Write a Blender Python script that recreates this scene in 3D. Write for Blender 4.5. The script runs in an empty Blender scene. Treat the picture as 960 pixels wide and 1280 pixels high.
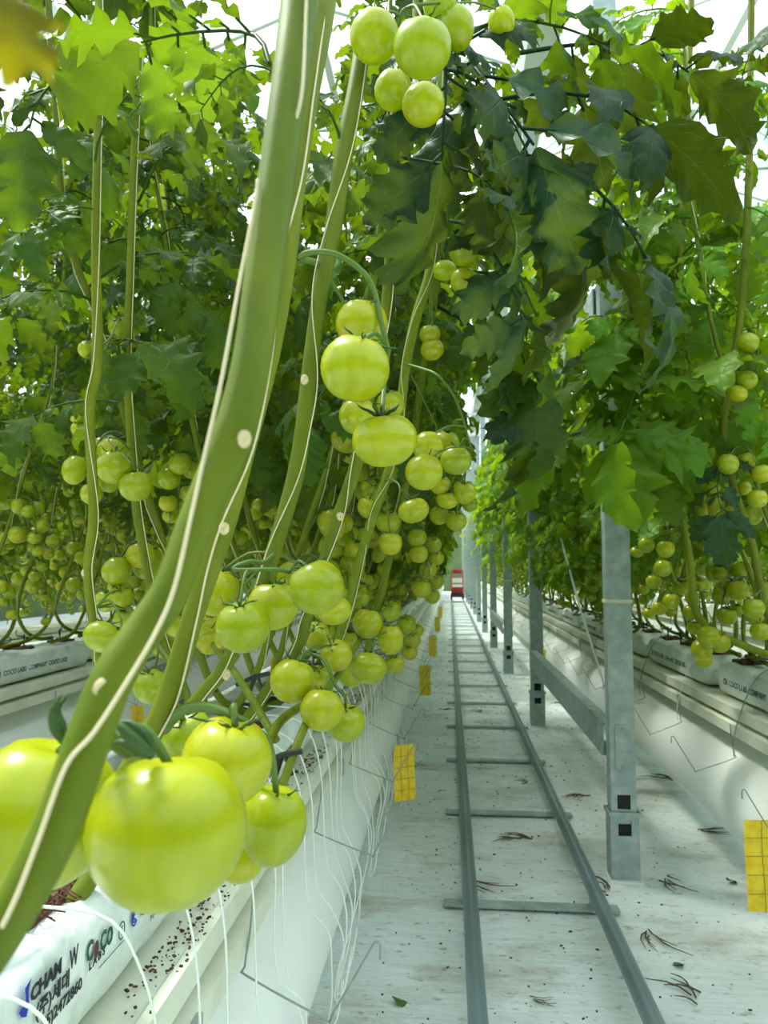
import bpy, math, random
import numpy as np
from mathutils import Vector, Matrix, Euler
R = math.radians
rnd = random.Random(7)
sc = bpy.context.scene
COL = sc.collection
# ------------------------------------------------------------------ camera
FPX = 924.4
PITCH = math.atan(72 / FPX)
YAW = math.atan(82 / FPX * math.cos(PITCH))
cd = bpy.data.cameras.new('camera')
cam = bpy.data.objects.new('camera', cd); COL.objects.link(cam)
H = 1.10
cam.location = (0, 0, H)
cam.rotation_euler = (R(90) + PITCH, 0, YAW)
cd.sensor_fit = 'AUTO'; cd.sensor_width = 36; cd.lens = 26
cd.clip_start = 0.02; cd.clip_end = 400
cd.dof.use_dof = True; cd.dof.focus_distance = 1.0; cd.dof.aperture_fstop = 12
sc.camera = cam
CM = Matrix.Translation(cam.location) @ cam.rotation_euler.to_matrix().to_4x4()

def at(px, py, d):
    """a photograph pixel at depth d metres along the view axis, as a world point"""
    return CM @ Vector(((px - 480) / FPX * d, (640 - py) / FPX * d, -d))

# ------------------------------------------------------------------ world, sun, exposure
w = bpy.data.worlds.new('sky'); sc.world = w; w.use_nodes = True
nt = w.node_tree; nt.nodes.clear()
wo = nt.nodes.new('ShaderNodeOutputWorld'); bg = nt.nodes.new('ShaderNodeBackground')
tc = nt.nodes.new('ShaderNodeTexCoord'); nz = nt.nodes.new('ShaderNodeTexNoise'); cr = nt.nodes.new('ShaderNodeValToRGB')
nz.inputs['Scale'].default_value = 3.2; nz.inputs['Detail'].default_value = 4
cr.color_ramp.elements[0].position = 0.36; cr.color_ramp.elements[0].color = (0.16, 0.50, 0.86, 1)
cr.color_ramp.elements[1].position = 0.46; cr.color_ramp.elements[1].color = (0.93, 0.98, 1.0, 1)
nt.links.new(tc.outputs['Generated'], nz.inputs['Vector']); nt.links.new(nz.outputs['Fac'], cr.inputs['Fac'])
nt.links.new(cr.outputs['Color'], bg.inputs['Color']); nt.links.new(bg.outputs['Background'], wo.inputs['Surface'])
bg.inputs['Strength'].default_value = 2.0
sd = bpy.data.lights.new('sun', 'SUN'); sun = bpy.data.objects.new('sun', sd); COL.objects.link(sun)
sd.energy = 6.0; sd.angle = R(12); sd.color = (1.0, 0.98, 0.9)
sun.rotation_euler = (R(-12), R(-27), 0)
sun.location = (0, 0, 12)
sc.view_settings.view_transform = 'Standard'; sc.view_settings.look = 'None'
sc.view_settings.exposure = 0.53; sc.view_settings.gamma = 1; sc.view_settings.use_curve_mapping = False
sc.cycles.max_bounces = 8; sc.cycles.transparent_max_bounces = 16
sc.cycles.diffuse_bounces = 5; sc.cycles.transmission_bounces = 6; sc.cycles.glossy_bounces = 2
sc.cycles.use_denoising = True
sc.cycles.sample_clamp_indirect = 6

# ------------------------------------------------------------------ materials
def mat(name, color, rough=0.5, metal=0.0, spec=0.5, vary=0.0, noise=None, bump=None, sss=0.0, colors=None, stretch=None):
    m = bpy.data.materials.new(name); m.use_nodes = True
    t = m.node_tree; b = t.nodes['Principled BSDF']
    b.inputs['Base Color'].default_value = (*color, 1); b.inputs['Roughness'].default_value = rough
    b.inputs['Metallic'].default_value = metal; b.inputs['Specular IOR Level'].default_value = spec
    co = t.nodes.new('ShaderNodeTexCoord'); vec = co.outputs['Object']
    if stretch:
        mp = t.nodes.new('ShaderNodeMapping'); mp.inputs['Scale'].default_value = stretch
        t.links.new(vec, mp.inputs['Vector']); vec = mp.outputs['Vector']
    if noise:
        n = t.nodes.new('ShaderNodeTexNoise'); n.inputs['Scale'].default_value = noise
        n.inputs['Detail'].default_value = 5; t.links.new(vec, n.inputs['Vector'])
        r = t.nodes.new('ShaderNodeValToRGB'); t.links.new(n.outputs['Fac'], r.inputs['Fac'])
        cs = colors or [(0.3, tuple(c * 0.75 for c in color)), (0.7, tuple(min(1, c * 1.15) for c in color))]
        el = r.color_ramp.elements
        while len(el) < len(cs): el.new(0.5)
        for e, (p, c) in zip(el, cs): e.position = p; e.color = (*c, 1)
        out = r.outputs['Color']
    else:
        rg = t.nodes.new('ShaderNodeRGB'); rg.outputs[0].default_value = (*color, 1); out = rg.outputs[0]
    if vary:
        oi = t.nodes.new('ShaderNodeObjectInfo'); hs = t.nodes.new('ShaderNodeHueSaturation')
        mr = t.nodes.new('ShaderNodeMapRange'); mr.inputs['To Min'].default_value = 1 - vary; mr.inputs['To Max'].default_value = 1 + vary
        mh = t.nodes.new('ShaderNodeMapRange'); mh.inputs['To Min'].default_value = 0.5 - vary * 0.07; mh.inputs['To Max'].default_value = 0.5 + vary * 0.07
        ml = t.nodes.new('ShaderNodeMath'); ml.operation = 'MULTIPLY'; ml.inputs[1].default_value = 7.31
        fr = t.nodes.new('ShaderNodeMath'); fr.operation = 'FRACT'
        t.links.new(oi.outputs['Random'], mr.inputs['Value']); t.links.new(mr.outputs[0], hs.inputs['Value'])
        t.links.new(oi.outputs['Random'], ml.inputs[0]); t.links.new(ml.outputs[0], fr.inputs[0])
        t.links.new(fr.outputs[0], mh.inputs['Value']); t.links.new(mh.outputs[0], hs.inputs['Hue'])
        t.links.new(out, hs.inputs['Color']); out = hs.outputs['Color']
    t.links.new(out, b.inputs['Base Color'])
    if bump:
        n2 = t.nodes.new('ShaderNodeTexNoise'); n2.inputs['Scale'].default_value = bump[0]; n2.inputs['Detail'].default_value = 4
        t.links.new(vec, n2.inputs['Vector'])
        bm_ = t.nodes.new('ShaderNodeBump'); bm_.inputs['Strength'].default_value = bump[1]; bm_.inputs['Distance'].default_value = bump[2] if len(bump) > 2 else 0.01
        t.links.new(n2.outputs['Fac'], bm_.inputs['Height']); t.links.new(bm_.outputs['Normal'], b.inputs['Normal'])
    if sss:
        b.inputs['Subsurface Weight'].default_value = sss
        b.inputs['Subsurface Radius'].default_value = (0.6, 1.0, 0.15); b.inputs['Subsurface Scale'].default_value = 0.012
    return m

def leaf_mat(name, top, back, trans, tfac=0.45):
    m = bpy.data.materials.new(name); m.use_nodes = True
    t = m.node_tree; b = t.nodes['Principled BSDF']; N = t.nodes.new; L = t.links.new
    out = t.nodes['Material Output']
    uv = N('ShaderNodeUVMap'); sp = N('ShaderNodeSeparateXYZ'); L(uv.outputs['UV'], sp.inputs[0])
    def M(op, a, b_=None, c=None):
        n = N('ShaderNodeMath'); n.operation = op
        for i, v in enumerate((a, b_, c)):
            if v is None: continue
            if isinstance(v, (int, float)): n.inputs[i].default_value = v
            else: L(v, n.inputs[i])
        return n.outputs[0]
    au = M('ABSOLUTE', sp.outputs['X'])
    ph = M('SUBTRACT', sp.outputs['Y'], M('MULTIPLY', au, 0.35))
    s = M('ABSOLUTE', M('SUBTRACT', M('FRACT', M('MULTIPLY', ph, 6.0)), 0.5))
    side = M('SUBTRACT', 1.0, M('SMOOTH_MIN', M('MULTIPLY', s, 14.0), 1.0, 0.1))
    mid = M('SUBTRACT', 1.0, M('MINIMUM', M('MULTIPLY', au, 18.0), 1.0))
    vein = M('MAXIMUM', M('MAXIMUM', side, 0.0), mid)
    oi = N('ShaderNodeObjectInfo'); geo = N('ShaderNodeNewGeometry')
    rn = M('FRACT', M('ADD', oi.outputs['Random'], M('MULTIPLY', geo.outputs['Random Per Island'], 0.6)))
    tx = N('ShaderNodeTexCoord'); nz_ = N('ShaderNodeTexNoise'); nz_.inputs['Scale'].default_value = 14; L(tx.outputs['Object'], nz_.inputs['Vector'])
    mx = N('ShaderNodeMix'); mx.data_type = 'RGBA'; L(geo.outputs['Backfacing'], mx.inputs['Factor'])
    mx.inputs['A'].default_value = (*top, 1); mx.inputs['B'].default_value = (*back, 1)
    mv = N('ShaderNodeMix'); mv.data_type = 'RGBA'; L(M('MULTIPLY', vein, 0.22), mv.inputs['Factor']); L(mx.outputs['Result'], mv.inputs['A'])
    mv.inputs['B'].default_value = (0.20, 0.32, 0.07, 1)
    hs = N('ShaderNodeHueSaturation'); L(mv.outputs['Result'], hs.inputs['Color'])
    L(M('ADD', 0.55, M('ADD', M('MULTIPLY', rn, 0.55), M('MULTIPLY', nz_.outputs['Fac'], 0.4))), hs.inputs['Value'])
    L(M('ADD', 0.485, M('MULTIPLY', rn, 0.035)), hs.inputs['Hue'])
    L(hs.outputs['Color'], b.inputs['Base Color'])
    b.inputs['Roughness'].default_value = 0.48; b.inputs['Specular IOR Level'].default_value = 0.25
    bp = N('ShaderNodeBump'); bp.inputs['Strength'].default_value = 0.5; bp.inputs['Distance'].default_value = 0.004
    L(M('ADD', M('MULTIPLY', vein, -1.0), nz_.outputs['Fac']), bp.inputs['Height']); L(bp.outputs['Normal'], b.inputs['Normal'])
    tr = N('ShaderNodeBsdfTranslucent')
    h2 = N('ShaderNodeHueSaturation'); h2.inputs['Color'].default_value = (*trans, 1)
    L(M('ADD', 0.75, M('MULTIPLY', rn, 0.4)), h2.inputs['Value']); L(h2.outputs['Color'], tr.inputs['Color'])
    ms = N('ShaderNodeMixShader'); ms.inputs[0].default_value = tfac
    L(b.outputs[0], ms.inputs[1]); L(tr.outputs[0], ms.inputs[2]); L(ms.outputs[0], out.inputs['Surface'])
    return m

M_ = {}
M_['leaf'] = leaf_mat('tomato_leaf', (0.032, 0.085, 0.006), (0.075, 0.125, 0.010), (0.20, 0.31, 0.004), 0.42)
M_['leaf_bright'] = leaf_mat('sunlit_tomato_leaf', (0.085, 0.20, 0.012), (0.13, 0.23, 0.018), (0.32, 0.48, 0.008), 0.48)  # lighter copy of the leaf, with sunlight put into its colour
M_['leaf_dark'] = leaf_mat('shaded_tomato_leaf', (0.012, 0.050, 0.016), (0.050, 0.085, 0.008), (0.12, 0.17, 0.003), 0.3)  # darker copy of the leaf, with backlit shade put into its colour
M_['leaf_olive'] = leaf_mat('olive_leaf', (0.10, 0.11, 0.004), (0.14, 0.14, 0.006), (0.34, 0.30, 0.003), 0.6)
M_['stem'] = mat('green_stem', (0.13, 0.19, 0.004), 0.55, spec=0.25, noise=55, vary=0.18, bump=(90, 0.25, 0.002), stretch=(1, 1, 0.25),
                 colors=[(0.3, (0.105, 0.145, 0.003)), (0.75, (0.16, 0.20, 0.008))])
M_['petiole'] = mat('leaf_stalk', (0.08, 0.15, 0.012), 0.5)
M_['calyx'] = mat('calyx_green', (0.022, 0.07, 0.006), 0.6, vary=0.2)
M_['scar'] = mat('stem_scar', (0.62, 0.52, 0.30), 0.7, noise=300)
M_['twine'] = mat('white_twine', (0.62, 0.55, 0.36), 0.8)
M_['tube'] = mat('white_drip_tube', (0.85, 0.90, 0.86), 0.35)
M_['galv'] = mat('galvanized_steel', (0.40, 0.48, 0.47), 0.5, metal=0.35, noise=22, bump=(40, 0.12, 0.002),
                 colors=[(0.3, (0.27, 0.34, 0.34)), (0.55, (0.37, 0.45, 0.44)), (0.75, (0.48, 0.56, 0.55))])
M_['rail'] = mat('painted_rail_steel', (0.20, 0.27, 0.28), 0.4, metal=0.4, noise=9, stretch=(1, 0.3, 1))
M_['wire'] = mat('grey_wire', (0.30, 0.34, 0.33), 0.4, metal=0.6)
M_['black'] = mat('black_plastic', (0.015, 0.017, 0.016), 0.4)
M_['hole'] = mat('hollow_shade', (0.02, 0.022, 0.022), 0.9)  # near-black colour standing in for shade inside the posts
M_['band'] = mat('cream_band', (0.72, 0.68, 0.52), 0.6)
M_['gutter'] = mat('cream_gutter_steel', (0.70, 0.72, 0.58), 0.45, noise=6,
                   colors=[(0.25, (0.60, 0.60, 0.44)), (0.6, (0.75, 0.77, 0.64))])
M_['duct'] = mat('white_film_duct', (0.90, 0.93, 0.90), 0.35, noise=2.5, bump=(5, 0.35, 0.02), stretch=(1, 0.35, 1),
                 colors=[(0.3, (0.84, 0.87, 0.82)), (0.7, (0.92, 0.95, 0.93))])
M_['bag'] = mat('white_bag_film', (0.78, 0.84, 0.82), 0.32, noise=9, vary=0.05, bump=(8, 0.8, 0.03),
                colors=[(0.3, (0.66, 0.74, 0.71)), (0.6, (0.84, 0.90, 0.88))])
M_['coir'] = mat('brown_coir', (0.09, 0.035, 0.018), 0.95, noise=60, bump=(120, 1.0, 0.01),
                 colors=[(0.35, (0.035, 0.012, 0.008)), (0.7, (0.20, 0.09, 0.05))])
M_['ink_green'] = mat('dark_green_ink', (0.01, 0.10, 0.05), 0.6)
M_['ink_black'] = mat('black_ink', (0.015, 0.02, 0.03), 0.6)
M_['ink_blue'] = mat('blue_ink', (0.01, 0.03, 0.42), 0.6)
M_['ink_grey'] = mat('grey_ink', (0.12, 0.15, 0.17), 0.6)
M_['ink_brown'] = mat('brown_ink', (0.09, 0.04, 0.03), 0.6)
M_['yellow'] = mat('yellow_card', (0.90, 0.62, 0.02), 0.5, noise=40, colors=[(0.3, (0.82, 0.52, 0.01)), (0.6, (0.95, 0.70, 0.03))])
M_['grid'] = mat('printed_grid_ink', (0.28, 0.20, 0.02), 0.6)
M_['red'] = mat('red_paint', (0.35, 0.015, 0.015), 0.4)
M_['twig'] = mat('dry_twig', (0.11, 0.075, 0.035), 0.9)
M_['scrap'] = mat('wilted_green', (0.08, 0.13, 0.025), 0.8, vary=0.3)
M_['dirt'] = mat('dark_soil_crumbs', (0.05, 0.035, 0.02), 0.95)
M_['white_paint'] = mat('white_paint', (0.80, 0.82, 0.80), 0.5)
M_['wallm'] = mat('end_wall_film', (0.09, 0.14, 0.05), 0.8, noise=2)
# tomato skin: pale yellow-green, lighter streaks towards the crown
def tomato_mat(name, lo, hi, crown):
    m = mat(name, lo, 0.28, noise=None, spec=0.4, sss=0.18)
    t = m.node_tree; N = t.nodes.new; L = t.links.new; b = t.nodes['Principled BSDF']
    co = N('ShaderNodeTexCoord'); n = N('ShaderNodeTexNoise'); n.inputs['Scale'].default_value = 2.2; n.inputs['Detail'].default_value = 6
    mp = N('ShaderNodeMapping'); mp.inputs['Scale'].default_value = (1, 1, 0.35); L(co.outputs['Object'], mp.inputs['Vector']); L(mp.outputs[0], n.inputs['Vector'])
    r = N('ShaderNodeValToRGB'); r.color_ramp.elements[0].position = 0.35; r.color_ramp.elements[0].color = (*lo, 1)
    r.color_ramp.elements[1].position = 0.68; r.color_ramp.elements[1].color = (*hi, 1); L(n.outputs['Fac'], r.inputs['Fac'])
    sp = N('ShaderNodeSeparateXYZ'); L(co.outputs['Object'], sp.inputs[0])
    mr = N('ShaderNodeMapRange'); mr.inputs['From Min'].default_value = 0.2; mr.inputs['From Max'].default_value = 0.9
    mr.inputs['To Min'].default_value = 0.0; mr.inputs['To Max'].default_value = 0.45; L(sp.outputs['Z'], mr.inputs['Value'])
    mx = N('ShaderNodeMix'); mx.data_type = 'RGBA'; L(mr.outputs[0], mx.inputs['Factor']); L(r.outputs['Color'], mx.inputs['A']); mx.inputs['B'].default_value = (*crown, 1)
    oi = N('ShaderNodeObjectInfo'); hs = N('ShaderNodeHueSaturation'); L(mx.outputs['Result'], hs.inputs['Color'])
    a = N('ShaderNodeMapRange'); a.inputs['To Min'].default_value = 0.478; a.inputs['To Max'].default_value = 0.505; L(oi.outputs['Random'], a.inputs['Value']); L(a.outputs[0], hs.inputs['Hue'])
    v = N('ShaderNodeMapRange'); v.inputs['To Min'].default_value = 1.1; v.inputs['To Max'].default_value = 0.85; L(oi.outputs['Random'], v.inputs['Value']); L(v.outputs[0], hs.inputs['Value'])
    L(hs.outputs['Color'], b.inputs['Base Color'])
    b.inputs['Subsurface Scale'].default_value = 0.3
    return m
M_['tomato'] = tomato_mat('green_tomato_skin', (0.235, 0.285, 0.002), (0.29, 0.34, 0.005), (0.28, 0.33, 0.010))
M_['tomato_pale'] = tomato_mat('ripening_tomato_skin', (0.62, 0.50, 0.03), (0.75, 0.60, 0.08), (0.55, 0.58, 0.06))
M_['tomato_orange'] = tomato_mat('orange_tomato_skin', (0.75, 0.16, 0.02), (0.80, 0.30, 0.03), (0.60, 0.35, 0.05))

# floor: white ground film with stains and wrinkles
def floor_mat():
    m = bpy.data.materials.new('white_ground_film'); m.use_nodes = True
    t = m.node_tree; b = t.nodes['Principled BSDF']; N = t.nodes.new; L = t.links.new
    co = N('ShaderNodeTexCoord')
    def noise(scale, detail=5, st=(1, 1, 1), rough=0.6):
        mp = N('ShaderNodeMapping'); mp.inputs['Scale'].default_value = st; L(co.outputs['Object'], mp.inputs['Vector'])
        n = N('ShaderNodeTexNoise'); n.inputs['Scale'].default_value = scale; n.inputs['Detail'].default_value = detail; n.inputs['Roughness'].default_value = rough
        L(mp.outputs[0], n.inputs['Vector']); return n.outputs['Fac']
    def ramp(f, els):
        r = N('ShaderNodeValToRGB'); el = r.color_ramp.elements
        while len(el) < len(els): el.new(0.5)
        for e, (p, c) in zip(el, els): e.position = p; e.color = (*c, 1)
        L(f, r.inputs['Fac']); return r.outputs['Color']
    def mixc(f, a, c, typ='MIX'):
        x = N('ShaderNodeMix'); x.data_type = 'RGBA'; x.blend_type = typ
        L(f, x.inputs['Factor']); L(a, x.inputs['A'])
        if isinstance(c, tuple): x.inputs['B'].default_value = (*c, 1)
        else: L(c, x.inputs['B'])
        return x.outputs['Result']
    base = ramp(noise(1.6, 6), [(0.3, (0.62, 0.70, 0.66)), (0.65, (0.80, 0.86, 0.86))])
    s1 = ramp(noise(2.3, 8, (1, 1.6, 1), 0.7), [(0.50, (0, 0, 0)), (0.68, (0.7, 0.7, 0.7))])
    c = mixc(s1, base, (0.36, 0.29, 0.19))
    s2 = ramp(noise(16, 8, (1.0, 2.2, 1), 0.75), [(0.57, (0, 0, 0)), (0.65, (0.75, 0.75, 0.75))])
    c = mixc(s2, c, (0.24, 0.19, 0.13))
    s3 = ramp(noise(70, 3, (1, 1, 1), 0.6), [(0.70, (0, 0, 0)), (0.74, (0.9, 0.9, 0.9))])
    c = mixc(s3, c, (0.08, 0.06, 0.04))
    L(c, b.inputs['Base Color']); b.inputs['Roughness'].default_value = 0.5; b.inputs['Specular IOR Level'].default_value = 0.3
    bp = N('ShaderNodeBump'); bp.inputs['Strength'].default_value = 0.5; bp.inputs['Distance'].default_value = 0.02
    L(noise(7, 6, (1.0, 3.5, 1)), bp.inputs['Height']); L(bp.outputs[0], b.inputs['Normal'])
    return m
M_['floor'] = floor_mat()
def glass_mat():
    m = bpy.data.materials.new('greenhouse_glass'); m.use_nodes = True
    t = m.node_tree; t.nodes.remove(t.nodes['Principled BSDF']); N = t.nodes.new; L = t.links.new
    tr = N('ShaderNodeBsdfTransparent'); tr.inputs['Color'].default_value = (0.95, 0.98, 0.97, 1)
    gl = N('ShaderNodeBsdfGlossy'); gl.inputs['Roughness'].default_value = 0.05
    ms = N('ShaderNodeMixShader'); ms.inputs[0].default_value = 0.06; L(tr.outputs[0], ms.inputs[1]); L(gl.outputs[0], ms.inputs[2])
    L(ms.outputs[0], t.nodes['Material Output'].inputs['Surface']); return m
M_['glass'] = glass_mat()

# ------------------------------------------------------------------ mesh helpers
class MB:
    def __init__(s): s.v = []; s.f = []; s.uv = None
    def box(s, c, size, rot=None):
        cx, cy, cz = c; x, y, z = (k / 2 for k in size); n = len(s.v)
        for dx, dy, dz in ((-1,-1,-1),(1,-1,-1),(1,1,-1),(-1,1,-1),(-1,-1,1),(1,-1,1),(1,1,1),(-1,1,1)):
            p = Vector((dx*x, dy*y, dz*z))
            if rot is not None: p = rot @ p
            s.v.append((cx+p.x, cy+p.y, cz+p.z))
        for q in ((0,3,2,1),(4,5,6,7),(0,1,5,4),(1,2,6,5),(2,3,7,6),(3,0,4,7)): s.f.append(tuple(n+i for i in q))
        return s
    def tube(s, pts, rads, seg=7, cap=True):
        pts = [Vector(p) for p in pts]
        if not hasattr(rads, '__len__'): rads = [rads] * len(pts)
        n0 = len(s.v); up = None
        for i, p in enumerate(pts):
            a = pts[max(0, i-1)]; b = pts[min(len(pts)-1, i+1)]
            t = (b - a)
            t = t.normalized() if t.length > 1e-9 else Vector((0, 0, 1))
            if up is None: up = Vector((1, 0, 0)) if abs(t.x) < 0.8 else Vector((0, 1, 0))
            u = (up - t * up.dot(t)).normalized(); v = t.cross(u); up = u
            for k in range(seg):
                an = 2*math.pi*k/seg
                q = p + (u*math.cos(an) + v*math.sin(an)) * rads[i]
                s.v.append(tuple(q))
        for i in range(len(pts)-1):
            for k in range(seg):
                a = n0+i*seg+k; b = n0+i*seg+(k+1) % seg
                s.f.append((a, b, b+seg, a+seg))
        if cap:
            s.f.append(tuple(n0+k for k in reversed(range(seg))))
            m = n0+(len(pts)-1)*seg; s.f.append(tuple(m+k for k in range(seg)))
        return s
    def prism(s, prof, y0, y1, cap=True):
        """closed (x,z) profile swept along y"""
        n = len(s.v); k = len(prof)
        for y in (y0, y1):
            for x, z in prof: s.v.append((x, y, z))
        for i in range(k):
            j = (i+1) % k; s.f.append((n+i, n+j, n+k+j, n+k+i))
        if cap: s.f.append(tuple(n+i for i in reversed(range(k)))); s.f.append(tuple(n+k+i for i in range(k)))
        return s
    def mesh(s, name, m, smooth=False):
        me = bpy.data.meshes.new(name); me.from_pydata(s.v, [], s.f); me.update()
        if m: me.materials.append(m)
        if smooth: me.polygons.foreach_set('use_smooth', [True]*len(me.polygons))
        return me
    def build(s, name, m, parent=None, smooth=False, loc=None, rot=None):
        return link(name, s.mesh(name, m, smooth), parent, loc, rot)
def link(name, me, parent=None, loc=None, rot=None, scale=None):
    o = bpy.data.objects.new(name, me); COL.objects.link(o)
    if parent is not None: o.parent = parent
    if loc is not None: o.location = loc
    if rot is not None: o.rotation_euler = rot
    if scale is not None: o.scale = scale if hasattr(scale, '__len__') else (scale,)*3
    return o
def tag(o, label=None, cat=None, group=None, kind=None):
    if label: o['label'] = label
    if cat: o['category'] = cat
    if group: o['group'] = group
    if kind: o['kind'] = kind
    return o
def thing(name, label, cat, loc=(0, 0, 0), rz=0.0, group=None):
    return tag(link(name, None, None, loc, (0, 0, rz)), label, cat, group)
def spline(pts, n=6):
    P = [Vector(p) for p in pts]; out = []
    for i in range(len(P)-1):
        a = P[max(0, i-1)]; b = P[i]; c = P[i+1]; d = P[min(len(P)-1, i+2)]
        for k in range(n):
            t = k/n
            out.append(0.5*((2*b) + (c-a)*t + (2*a-5*b+4*c-d)*t*t + (3*b-a-3*c+d)*t**3))
    out.append(P[-1]); return out
def interp(vals, n=6):
    out = []
    for i in range(len(vals)-1):
        for k in range(n): out.append(vals[i] + (vals[i+1]-vals[i])*k/n)
    out.append(vals[-1]); return out

# ------------------------------------------------------------------ tomato, calyx
def tomato_mesh(kind, seed):
    r_ = random.Random(seed); seg, rings = 24, 14
    lobes = [5, 6, 4, 5, 6][seed % 5]; amp = [0.035, 0.02, 0.012, 0.05, 0.03][seed % 5]
    hz = {'round': 1.05, 'tall': 1.2, 'flat': 0.88}[kind]; ph = r_.random()*6
    v = []; f = []
    for i in range(rings+1):
        th = math.pi*i/rings
        for k in range(seg):
            a = 2*math.pi*k/seg
            top = math.exp(-((th-0.5)/0.55)**2)
            rr = math.sin(th) * (1 + amp*math.cos(lobes*a+ph)*top*1.6 + 0.02*math.cos(2*a+ph))
            rr *= 1 + 0.05*math.sin(th)**2
            z = hz*math.cos(th) - 0.24*math.exp(-(th/0.36)**2)*hz + 0.05*math.exp(-((math.pi-th)/0.3)**2)
            if kind == 'tall': rr *= 0.93 + 0.06*math.cos(th)
            v.append((rr*math.cos(a), rr*math.sin(a), z))
    for i in range(rings):
        for k in range(seg):
            a = i*seg+k; b = i*seg+(k+1) % seg
            f.append((a, a+seg, b+seg, b))
    return v, f
def mesh_from(name, v, f, m, smooth=True):
    me = bpy.data.meshes.new(name); me.from_pydata(v, [], f); me.update()
    me.materials.append(m)
    if smooth: me.polygons.foreach_set('use_smooth', [True]*len(me.polygons))
    return me
TOM = {}
for key, mk in (('green', 'tomato'), ('pale', 'tomato_pale'), ('orange', 'tomato_orange')):
    TOM[key] = [mesh_from('tomato', *tomato_mesh(kd, s), M_[mk]) for s, kd in enumerate(['round', 'round', 'flat', 'round', 'tall'])]
def calyx_mb(seed, mb=None, M=None):
    r_ = random.Random(seed); mb = mb or MB(); n = 5
    base = 0.72
    surf = lambda r: .95*math.sqrt(max(0, 1-min(.98, r)**2)) - .24*math.exp(-(math.asin(min(.98, r))/.36)**2)
    for k in range(n):
        a = 2*math.pi*k/n + r_.uniform(-.25, .25); L_ = r_.uniform(.75, 1.25); lift = r_.uniform(0.15, 0.75)
        pts = []
        for j in range(7):
            t = j/6; rr = L_*t*(1-.25*lift*t)
            z = max(surf(rr)+.05, .76) + lift*t*t*.9 + .05*math.sin(t*3)
            if j == 0: z = base+.02
            aa = a+.5*t*t*(r_.random()-.5)
            pts.append(Vector((rr*math.cos(aa), rr*math.sin(aa), z)))
        mb.tube(pts, [0.05, 0.07, 0.065, 0.055, 0.042, 0.028, 0.008], seg=4, cap=False)
    mb.tube([(0, 0, base-.05), (0, 0, base+.12), (0.03, 0, base+.4)], [0.10, 0.065, 0.055], seg=6)
    return mb
CAL = [calyx_mb(s).mesh('calyx', M_['calyx'], True) for s in range(4)]

# ------------------------------------------------------------------ leaves
def leaflet(L_, W, seed, droop, ns=18, cols=2, fold=0.35, twist=0.0):
    """lobed toothed blade along +x in its own frame; returns verts (n,3), quads, uv"""
    r_ = random.Random(seed); nl = 3 if ns > 8 else 2
    v = []; uv = []; f = []
    ph = r_.uniform(0, 1)
    for i in range(ns):
        t = i/(ns-1)
        prof = math.sin(math.pi*min(1, t**0.72*0.97+0.03))**0.75 if t < 1 else 0.0
        lobe = (t*nl*1.15 + ph*0.3) % 1.0
        saw = (1-lobe)**0.8
        tooth = (r_.uniform(.02, .13)*(1 if i % 2 else -1)) if ns > 8 else 0
        ww = W*prof*(0.58+0.56*(1-saw) + tooth)
        if i == ns-1: ww = 0.002*L_
        a = droop*t; # bend downward along the blade
        x = L_*(math.sin(a)/droop if abs(droop) > 1e-3 else t) if abs(droop) > 1e-3 else L_*t
        z = -L_*((1-math.cos(a))/droop) if abs(droop) > 1e-3 else 0
        ruff = 0.20*W*math.sin(i*1.3+seed)
        for c in range(-cols, cols+1):
            s_ = c/cols
            yy = ww*s_*math.cos(fold*abs(s_))
            zz = z + ww*abs(s_)*math.sin(fold) - (0.35+.45*(seed % 3 == 0))*ww*s_*s_ + ruff*abs(s_)**2*(1 if c > 0 else -0.8) + twist*yy*t
            xx = x + abs(s_)**1.5*ww*0.45*(1-t*0.6)
            v.append((xx, yy, zz)); uv.append((s_, t))
    w_ = 2*cols+1
    for i in range(ns-1):
        for c in range(w_-1):
            a = i*w_+c; f.append((a, a+w_, a+w_+1, a+1))
    return np.array(v), np.array(f), np.array(uv)
def tube_np(pts, rads, seg=5):
    mb = MB(); mb.tube(pts, rads, seg=seg, cap=False)
    return np.array(mb.v), np.array(mb.f), np.full((len(mb.v), 2), 0.5)
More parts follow.
